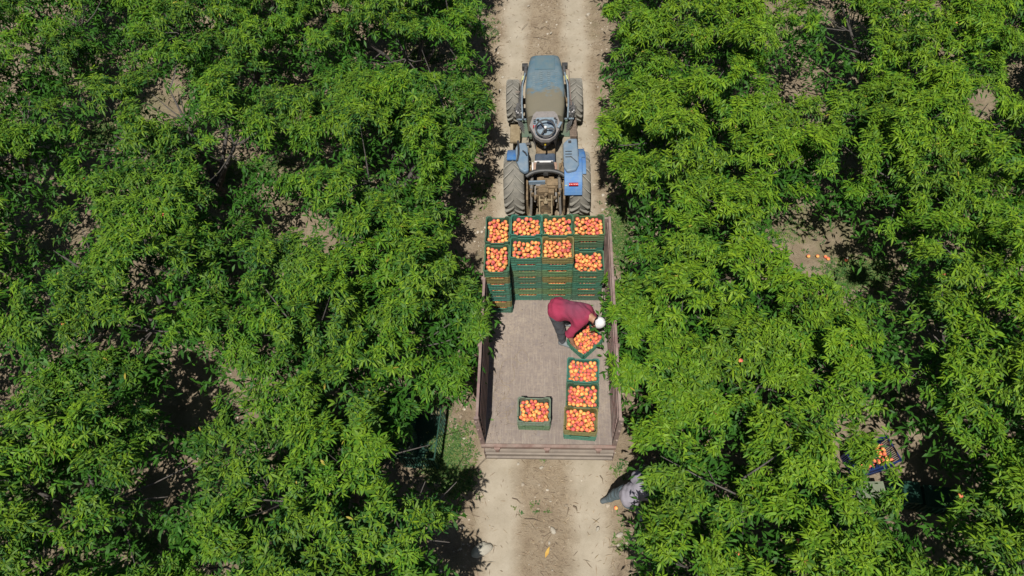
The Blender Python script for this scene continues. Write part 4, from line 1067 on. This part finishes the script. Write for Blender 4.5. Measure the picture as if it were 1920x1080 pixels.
# weeds: small tufts of blades
def weeds(name, patches, lab=None):
    Pt = []
    for px, py, rx, ry, k in patches:
        c_ = at(px, py, 0); sx = rx*c_.length*0+rx/92; sy = ry/75
        q = rng.normal(size=(k, 2))*np.array([sx, sy])*.55; Pt.append(q+np.array([c_.x, c_.y]))
    Pt = np.concatenate(Pt); m_ = len(Pt); bl = 7
    Pb = np.repeat(Pt, bl, 0)+rng.normal(size=(m_*bl, 2))*.015; n = len(Pb)
    a = rng.uniform(0, 2*np.pi, n); el = rng.uniform(.15, 1.1, n); ln = rng.uniform(.03, .085, n); wd = rng.uniform(.005, .014, n)
    d = np.stack([np.cos(a)*np.cos(el), np.sin(a)*np.cos(el), np.sin(el)], -1); w = np.stack([-np.sin(a), np.cos(a), np.zeros(n)], -1)*wd[:, None]
    B_ = np.stack([Pb[:, 0], Pb[:, 1], ground_h(Pb[:, 0], Pb[:, 1])+.003], -1); dn = np.array([0, 0, -1.])*ln[:, None]*.35
    V_ = np.stack([B_, B_+d*ln[:, None]*.5+w, B_+d*ln[:, None]*.5-w, B_+d*ln[:, None]+dn], 1).reshape(-1, 3); i = np.arange(n)*4
    F = np.concatenate([np.stack([i, i+1, i+2], -1), np.stack([i+1, i+3, i+2], -1)])
    cc = np.array([[.07, .15, .03], [.11, .18, .05], [.17, .2, .07], [.05, .12, .035]])[rng.integers(0, 4, m_)]*rng.uniform(.8, 1.2, (m_, 1))
    tag(link(name, np_mesh(name, V_, F, None, [M_['leaf']], tint=np.repeat(np.repeat(cc, bl, 0), 4, 0))), kind='stuff')
weeds('weeds', [(838, 862, 34, 42, 900), (858, 905, 25, 18, 220), (1160, 425, 22, 50, 420), (1165, 470, 15, 40, 200), (1610, 515, 55, 25, 900), (190, 255, 45, 30, 500), (1018, 860, 4, 3, 8), (1000, 955, 16, 6, 8), (1168, 1020, 12, 25, 30),
                (1160, 880, 12, 20, 16), (500, 310, 60, 20, 260), (415, 330, 40, 25, 200), (790, 110, 40, 25, 260), (560, 470, 60, 30, 150), (90, 925, 40, 20, 150), (270, 1020, 40, 20, 150), (1480, 430, 60, 30, 120), (1500, 640, 90, 60, 300), (1620, 740, 90, 30, 200), (880, 560, 25, 60, 120), (900, 360, 25, 40, 60), (920, 60, 20, 50, 60), (1800, 220, 60, 40, 150)])
# straw bits and twine on the bed
tw = MB()
def squiggle(cx, cy, r_, n=14, turns=1.2, rr_=.0022):
    ph = rnd.uniform(0, 6); return [(cx+r_*(1+.35*math.sin(i*.9+ph))*math.cos(ph+turns*6.28*i/n), cy+1.3*r_*(1+.3*math.cos(i*.7))*math.sin(ph+turns*6.28*i/n), BZ+.006) for i in range(n)]
for (x, y, r_) in ((-.72, 3.95, .14), (-.6, 3.75, .11), (-.8, 4.2, .12), (-.45, 4.8, .10), (-.7, 4.6, .16)): tw.tube(squiggle(x, y, r_), .0026, 4)
o = tw.build('baling_twine', M_['drystem']); tag(o, 'thin straw coloured twine lying in loops on the left of the bed floor', 'twine')
n = 420; bx = rng.uniform(-.98, .98, n); by = rng.uniform(3.36, 5.8, n); k_ = rng.random(n) < .6; bx[k_] = -.98+np.abs(rng.normal(0, .16, k_.sum()))
a = rng.uniform(0, 6.28, n); ln = rng.uniform(.015, .06, n); wv = .0018
B_ = np.stack([bx, by, np.full(n, BZ+.003)], -1); d = np.stack([np.cos(a), np.sin(a), np.zeros(n)], -1); w = np.stack([-np.sin(a), np.cos(a), np.zeros(n)], -1)*wv; up = np.array([0, 0, .004])
V_ = np.stack([B_-w, B_+w, B_+up, B_+d*ln[:, None]-w, B_+d*ln[:, None]+w, B_+d*ln[:, None]+up], 1).reshape(-1, 3); i = np.arange(n)*6
F = np.concatenate([np.stack([i, i+2, i+5, i+3], -1), np.stack([i+2, i+1, i+4, i+5], -1)])
cc = np.array([[.42, .34, .22], [.12, .085, .06], [.5, .42, .3]])[rng.integers(0, 3, n)]
tag(link('straw_bits', np_mesh('straw', V_, None, F, [M_['litter']], tint=np.repeat(cc, 6, 0), smooth=False)), kind='stuff')
p = at(919, 787, BZ)
gl = np_mesh('leaf', np.array([[0, -.05, 0], [-.018, -.01, .008], [0, 0, .002], [.018, -.01, .008], [-.012, .03, .006], [.012, .03, .006], [0, .055, .0]]), np.array([[0, 1, 2], [0, 2, 3], [1, 4, 2], [2, 5, 3], [4, 6, 2], [2, 6, 5]]), None, [M_['weed']])
o = link('fallen_leaf', gl); o.location = (p.x+.02, p.y, BZ+.006); o.rotation_euler = (0, 0, R(80)); tag(o, 'single green leaf on the bed floor by the left wall', 'leaf')

# ------------------------------------------------------------------ peach trees
GAPS = [(90,27,34,28),(27,107,30,22),(45,115,34,24),(113,187,48,28),(85,245,45,30),(190,250,35,34),(317,187,52,38),(333,143,25,20),(467,150,30,20),(393,240,58,16),(443,277,40,20),(415,330,30,22),(540,305,36,14),(620,285,25,30),(33,290,40,40),(507,10,15,15),(165,300,22,30),(590,43,18,12),
 (117,450,45,30),(163,425,18,50),(93,493,25,25),(400,397,25,15),(280,507,40,25),(287,567,45,22),(440,503,22,30),(617,437,12,40),(500,647,20,25),(267,627,35,35),(350,687,45,30),(200,633,18,20),(73,560,25,35),(93,653,20,20),(607,593,18,25),(540,693,20,15),
 (333,747,50,30),(327,790,30,25),(317,907,52,70),(150,907,35,22),(77,920,20,10),(110,960,30,35),(283,933,20,20),(83,1047,35,35),(277,1020,38,30),(517,853,20,25),(500,960,25,30),(627,753,18,28),(410,1063,40,12),(183,833,15,12),(533,920,12,15),
 (707,97,30,30),(690,75,20,20),(800,100,46,26),(693,250,20,15),(733,290,30,25),(767,317,20,25),(700,333,20,20),(782,828,22,26),(762,872,46,26),(670,947,18,18),(740,987,18,14),(717,1063,18,12),(660,731,20,22),(681,696,25,10),(646,782,10,20),(730,762,13,13),
 (1553,10,25,25),(1583,57,45,35),(1620,97,20,20),(1600,147,25,15),(1347,123,25,22),(1390,167,20,15),(1353,267,18,20),(1287,200,12,10),(1580,293,25,22),(1593,227,15,15),(1240,3,30,8),(1543,347,25,10),
 (1497,403,44,32),(1540,445,52,34),(1540,485,42,24),(1353,433,18,18),(1647,393,36,18),(1557,350,20,12),(1757,383,20,12),(1790,450,30,22),(1757,497,30,15),(1680,500,25,25),(1693,567,30,20),(1367,520,30,12),(1490,577,12,12),(1323,587,20,10),(1747,617,30,25),(1377,633,10,12),(1620,525,50,24),
 (1380,853,30,35),(1353,913,30,22),(1440,747,18,20),(1473,787,12,12),(1680,740,45,22),(1723,770,25,20),(1740,833,30,25),(1830,893,18,10),(1640,918,26,18),(1725,908,34,26),(1750,950,34,24),(1713,1010,25,20),(1780,1037,42,20),(1813,973,20,14),(1497,920,18,16),(1430,983,14,14),(1320,970,12,12),(1840,190,24,24),(1650,877,17,9),(1900,130,15,26)]
GA = np.array(GAPS, float)
SOIL = np.array([(1540,447,62,36),(1535,488,50,28),(1625,520,58,26),(1475,425,30,16),(190,252,26,28),(415,330,36,28),(540,305,44,18),(443,280,42,20),(800,105,48,28),(200,633,22,24),(1680,740,38,18),(410,1063,42,14),(277,1005,28,24),(590,43,18,12),(350,690,24,18),(1478,155,10,8),(1447,120,10,7),(1845,195,26,26),(1860,590,14,10),(72,925,22,12)], float)
WIDE = np.array([(790,870,60,40),(905,70,30,50),(1560,60,20,90),(1600,300,22,60),(1690,560,22,50),(1690,450,16,60),(1715,700,30,80),(1738,900,20,40)], float)
EL = np.array([[-200, 900], [0, 898], [60, 905], [85, 900], [105, 925], [150, 930], [235, 925], [290, 890], [340, 862], [365, 820], [400, 850], [470, 868], [510, 880], [550, 935], [630, 932], [670, 912], [700, 885], [740, 890], [758, 838], [775, 785], [850, 735], [900, 715], [930, 775], [965, 862], [985, 832], [1010, 780], [1060, 800], [1085, 850], [1300, 850]], float)
ER = np.array([[-200, 1160], [0, 1150], [25, 1140], [60, 1165], [95, 1150], [130, 1120], [170, 1130], [210, 1112], [245, 1108], [275, 1140], [340, 1160], [400, 1192], [425, 1180], [450, 1148], [500, 1130], [560, 1135], [605, 1128], [640, 1150], [690, 1132], [760, 1145], [800, 1165], [840, 1166], [872, 1158], [892, 1192], [915, 1212], [940, 1222], [960, 1200], [1000, 1190], [1085, 1200], [1300, 1220]], float)
CA_, CR_, CU_ = (np.array(v_[:]) for v_ in (CA, CR, CU))
def to_px(Pn):
    v_ = Pn-np.array([0, 0, CAMH]); Z = v_@CA_
    return 960+1280*(v_@CR_)/Z, 540-1280*(v_@CU_)/Z
def leaf_mesh(B, D, L_, tb, sun_tint, name, g_, m=14):
    """shoots with long drooping leaves set spirally round them"""
    n = len(B)
    # stem points
    t = np.linspace(.1, 1.0, m)[None, :, None]
    dn = np.array([0, 0, -1.])
    stem = lambda t_: B[:, None]+D[:, None]*L_[:, None, None]*t_+dn*L_[:, None, None]*.30*t_**2
    P = stem(t); Tn = nrm(D[:, None]+dn*.6*t)
    ref = np.where(np.abs(D[:, 2:3]) > .9, np.array([[1., 0, 0]]), np.array([[0, 0, 1.]]))
    U = nrm(np.cross(D, ref)); Wv = np.cross(D, U)
    ang = (np.arange(m)*2.4)[None]+g_.uniform(0, 6.28, (n, 1))+g_.normal(0, .25, (n, m))
    rad = np.cos(ang)[..., None]*U[:, None]+np.sin(ang)[..., None]*Wv[:, None]
    fwd = .15+.6*np.linspace(0, 1, m)[None, :, None]
    d = nrm(rad+Tn*fwd+g_.normal(0, .12, (n, m, 3)))
    d[..., 2] = np.where(d[..., 2] < -.35, d[..., 2]*.4, d[..., 2]); d = nrm(d)
    size = np.concatenate([np.linspace(.85, 1.15, m-4), np.linspace(1.05, .5, 4)])[None]
    ll = (.113*size*g_.uniform(.65, 1.25, (n, m))*g_.uniform(.85, 1.2, (n, 1)))[..., None]
    ww = ll*g_.uniform(.082, .122, (n, m, 1))
    droop = g_.uniform(.15, .6, (n, m, 1))
    q = lambda s_: P+d*ll*s_*(1-.18*droop*s_)+dn*ll*droop*s_**2
    side = nrm(np.cross(d, np.array([0, 0, 1.])+g_.normal(0, .35, (n, m, 3))))
    q1, q2 = q(.36), q(.7)
    Vt = np.stack([P, q1+side*ww, q1-side*ww, q2+side*ww*.78, q2-side*ww*.78, q(1.0)], 2).reshape(-1, 3)
    i = np.arange(n*m)*6
    F3 = np.concatenate([np.stack([i, i+2, i+1], -1), np.stack([i+3, i+4, i+5], -1)]); F4 = np.stack([i+1, i+2, i+4, i+3], -1)
    young = np.clip(np.linspace(-.35, 1.0, m), 0, 1)[None, :, None]*(.35+.65*tb[:, None, None])
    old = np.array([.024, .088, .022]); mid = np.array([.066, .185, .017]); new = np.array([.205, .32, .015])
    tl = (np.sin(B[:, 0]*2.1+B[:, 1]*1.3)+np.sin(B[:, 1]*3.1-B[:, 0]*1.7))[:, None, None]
    b_ = sun_tint+(g_.uniform(0, 1, (n, 1, 1))**1.3)*.95+tl*.25
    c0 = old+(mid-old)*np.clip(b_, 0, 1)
    c_ = c0+(new-c0)*np.clip(young+g_.normal(0, .1, (n, m, 1))+sun_tint*.5, 0, 1)
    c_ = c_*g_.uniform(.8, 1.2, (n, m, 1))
    odd = g_.random((n, m)) < .0012; c_[odd] = (.36, .30, .05)
    tint = np.repeat(np.clip(c_, 0, 1).reshape(-1, 3), 6, 0)
    # stems
    ts = np.array([0, 1.0])[None, :, None]; S3 = stem(ts)
    rs = np.array([.0042, .0015])
    ring = [S3+(U*math.cos(a_)+Wv*math.sin(a_))[:, None]*rs[None, :, None] for a_ in (0, 2.09, 4.19)]
    Sv = np.stack(ring, 2).reshape(-1, 3); o0 = len(Vt); j = np.arange(n)*6+o0
    Fq = [np.stack([j+k, j+(k+1) % 3, j+3+(k+1) % 3, j+3+k], -1) for k in range(3)]
    F4 = np.concatenate([F4]+Fq); Vt = np.concatenate([Vt, Sv]); tint = np.concatenate([tint, np.tile([[.11, .10, .035]], (len(Sv), 1))])
    return np_mesh(name, Vt, F3, F4, [M_['leaf']], tint=tint)

def filler_mesh(B, D, g_, sun_tint, m=9):
    """plain folded leaves deep inside the crown"""
    n = len(B); P = B[:, None]+D[:, None]*np.linspace(.0, .35, m)[None, :, None]+g_.normal(0, .05, (n, m, 3))
    d = nrm(g_.normal(size=(n, m, 3))*np.array([1, 1, .45])-np.array([0, 0, .35])); ll = g_.uniform(.11, .17, (n, m, 1)); w = nrm(np.cross(d, np.array([0, 0, 1.])+g_.normal(0, .4, (n, m, 3))))*ll*.15
    Vt = np.stack([P, P+d*ll*.5+w, P+d*ll-np.array([0, 0, .03]), P+d*ll*.5-w], 2).reshape(-1, 3); i = np.arange(n*m)*4
    F = np.concatenate([np.stack([i, i+1, i+3], -1), np.stack([i+1, i+2, i+3], -1)])
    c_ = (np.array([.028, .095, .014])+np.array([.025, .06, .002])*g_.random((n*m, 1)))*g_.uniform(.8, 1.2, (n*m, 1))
    return np_mesh('inner leaves', Vt, F, None, [M_['leaf']], tint=np.repeat(c_, 4, 0))
def make_tree(tx, ty, seed, label, group, sun_tint, nsh, clip, side, npeach=0, top=2.95):
    g_ = np.random.default_rng(seed)
    e = empty('peach_tree', (tx, ty, 0), 0, label, 'tree', group)
    H0 = .5
    tk = MB().tube([(0, 0, -.05), (.02, .01, .25), (0, 0, H0)], [.13, .105, .10], 12); tk.build('trunk', M_['bark'], e)
    nsc = 5; a0_ = g_.uniform(0, 6.28); paths = []
    for i in range(nsc):
        a = a0_+i*2*math.pi/nsc+g_.normal(0, .15); ca, sa = math.cos(a), math.sin(a)
        p1 = np.array([.4*ca, .4*sa, 1.0]); p2 = np.array([.85*ca, .8*sa, 1.65]); p3 = np.array([1.25*ca, 1.15*sa, top-.75])
        MB().tube([(0, 0, H0-.05), tuple(p1*[.6, .6, .75]), tuple(p1), tuple(p2), tuple(p3)], [.07, .055, .045, .028, .012], 8).build('limb', M_['bark'], e)
        paths += [p1, (p1+p2)/2, p2, (p2+p3)/2, p3]
    paths = np.array(paths)
    NL = 32; C = []; RR = []; br = MB()
    for k in range(NL):
        r0 = math.sqrt((k+.5)/NL); a = k*2.39996+a0_
        x, y = 2.02*r0*math.cos(a)+g_.normal(0, .1), 1.85*r0*math.sin(a)+g_.normal(0, .1)
        zc = top-.42-.62*r0**2.2+g_.normal(0, .27)
        C.append((x, y, zc)); RR.append(g_.uniform(.22, .38))
        j = np.argmin(np.linalg.norm(paths-np.array([x*.7, y*.7, zc-.5]), axis=1)); st = paths[j]; c_ = np.array([x, y, zc])
        br.tube([tuple(st), tuple((st+c_)/2+[0, 0, -.06]), tuple(c_)], [.016, .011, .005], 5)
    o = br.build('branches', M_['bark'], e); o['kind'] = 'stuff'
    C = np.array(C); RR = np.array(RR)
    # every bough carries a handful of leafy sprays
    sd3 = g_.normal(size=(NL, 9, 3)); sd3[..., 2] = np.abs(sd3[..., 2])*.9; sd3 = nrm(sd3)
    wts = RR**2; wts /= wts.sum(); pick = g_.choice(NL, nsh, p=wts)
    d = g_.normal(size=(nsh, 3)); d[:, 2] = np.abs(d[:, 2])*.9+.12*g_.normal(size=nsh); d = nrm(d)
    stray = g_.random(nsh) < .07
    sp = g_.integers(0, 9, nsh); d = nrm(sd3[pick, sp]+g_.normal(0, .21, (nsh, 3)))
    B = C[pick]+d*RR[pick][:, None]*np.where(stray, 1.2, g_.uniform(.45, 1.0, nsh))[:, None]*np.array([1.2, 1.2, .8])
    L_ = g_.uniform(.10, .27, nsh)
    # leafy understorey of the same crown
    nf = int(nsh*.36); q = g_.random(nf)**.5; a = g_.uniform(0, 6.283, nf)
    Bf = np.stack([2.1*q*np.cos(a), 1.95*q*np.sin(a), g_.uniform(1.0, 2.0, nf)+.3*(1-q)], -1); df = nrm(g_.normal(size=(nf, 3)))
    def clipmask(B_, mid, soft):
        keep_ = np.ones(len(B_), bool)
        px, py = to_px(mid+np.array([tx, ty, 0]))
        nz = 9*np.sin(py*.13+seed)+6*np.sin(py*.047)
        gd = ((px[:, None]-GA[None, :, 0])/(GA[None, :, 2]*soft+2))**2+((py[:, None]-GA[None, :, 1])/(GA[None, :, 3]*soft+2))**2
        gs = ((px[:, None]-SOIL[None, :, 0])/(SOIL[None, :, 2]*1.12+4))**2+((py[:, None]-SOIL[None, :, 1])/(SOIL[None, :, 3]*1.12+4))**2
        keep_ &= ~((gs < 1).any(1) & (g_.random(len(B_)) < .985))
        gw = ((px[:, None]-WIDE[None, :, 0])/WIDE[None, :, 2])**2+((py[:, None]-WIDE[None, :, 1])/WIDE[None, :, 3])**2
        keep_ &= ~((gw < 1).any(1) & (g_.random(len(B_)) < .72))
        keep_ &= ~((gd < 1).any(1) & (g_.random(len(B_)) < .975))
        el = np.interp(py, EL[:, 0], EL[:, 1]); er = np.interp(py, ER[:, 0], ER[:, 1])
        if side < 0: keep_ &= (px < el-5+nz)
        else: keep_ &= (px > er+5-nz)
        return keep_
    if clip:
        px, py = to_px(B+np.array([tx, ty, 0])); outf = (px < -70) | (px > 1990) | (py < -70) | (py > 1150)
        k0 = ~(outf & (g_.random(nsh) < .6)); B, d, L_ = B[k0], d[k0], L_[k0]
        k1 = clipmask(B, B+d*(L_*.55)[:, None], 1.2); B, d, L_ = B[k1], d[k1], L_[k1]
        k2 = clipmask(Bf, Bf+df*.17, .85); Bf, df = Bf[k2], df[k2]
    D = nrm(d*np.array([1, 1, .8])+np.array([0, 0, 1.0]))
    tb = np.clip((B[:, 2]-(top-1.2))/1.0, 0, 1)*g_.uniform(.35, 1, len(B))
    cr_ = link('crown', leaf_mesh(B, D, L_, tb, sun_tint, 'crown leaves', g_), e); cr_['kind'] = 'stuff'
    fl = link('inner_leaves', filler_mesh(Bf, df, g_, sun_tint), e); fl['kind'] = 'stuff'
    for k in range(npeach):
        if len(B) == 0: break
        i = g_.integers(len(B)); q = B[i]+D[i]*L_[i]*.3
        if q[2] < top-1.1: continue
        o = link('peach', PEACH_V[(2, 4, 7, 9)[(k+seed) % 4]], e); o.location = q; o.scale = (.034,)*3
    return e
levels = [(-1.9, 'nearest the picture bottom'), (1.65, 'beside the track behind the trailer'), (5.2, 'level with the crates on the trailer'), (8.75, 'level with the tractor'), (12.3, 'ahead of the tractor'), (15.9, 'farthest along, past the tractor')]
TREES = []
seed = 900
for row, (xx, sd2) in enumerate(((-3.0, -1), (2.88, 1), (-7.15, -1), (7.0, 1))):
    for li, (yy, wh) in enumerate(levels[:5]):
        off = (0, -.35, .3, -.6)[row]
        s_n = 'left' if sd2 < 0 else 'right'
        rn = 'first row' if row < 2 else 'second row'
        lab = f"leafy peach tree in the {s_n} {rn}, {wh}" if li != 1 or row < 2 else f"leafy peach tree in the {s_n} second row, level with the bed's open end"
        seed += 1
        nsh = (3150 if row < 2 else 2600) if li > 0 else 1000
        if li == 4: nsh = 2400
        TREES.append(make_tree(xx+rnd.uniform(-.12, .12), yy+off+rnd.uniform(-.15, .15), seed, lab, 'peach trees in rows beside the track', (-.04 if sd2 < 0 else .26), nsh, True, sd2, 2 if sd2 < 0 else 7))  # right-hand trees yellower: the brightness of their sunlit side is put into leaf colour
def copy_tree(src, x, y, rz, label):
    r0 = src.copy(); COL.objects.link(r0); r0.location = (x, y, 0); r0.rotation_euler = (0, 0, rz); r0['label'] = label
    for ch in list(src.children):
        if ch.name.startswith('peach'): continue
        c_ = ch.copy(); COL.objects.link(c_); c_.parent = r0
    return r0
k = 0
for x, s_n in ((-3.2, 'left first row'), (3.0, 'right first row'), (-7.3, 'left second row'), (7.2, 'right second row')):
    k += 1; copy_tree(TREES[(k*3) % 20 if (k*3) % 5 else 11], x, 16.2 if k > 2 else 15.9, R(180) if x > 0 else R(180), f"peach tree in the {s_n}, farthest along past the tractor")
for x, s_n in ((-11.4, 'left'), (11.3, 'right')):
    for li, (yy, wh) in enumerate(levels):
        k += 1
        wh3 = ['nearest the picture bottom', "level with the bed's open end", 'level with the stacked crates', 'level with the tractor', 'ahead of the tractor', 'farthest along'][li]
        src = TREES[[12, 13, 17, 18][k % 4]]
        copy_tree(src, x, yy+.4, R(180+k*7), f"peach tree in the {s_n} third row, {wh3}")

# all remaining fruit as one heap of stuff
tag(link('peaches', np_mesh('peaches', np.concatenate(stuffV), np.concatenate(stuffF), None, [M_['peach']], tint=np.concatenate(stuffC))), kind='stuff')
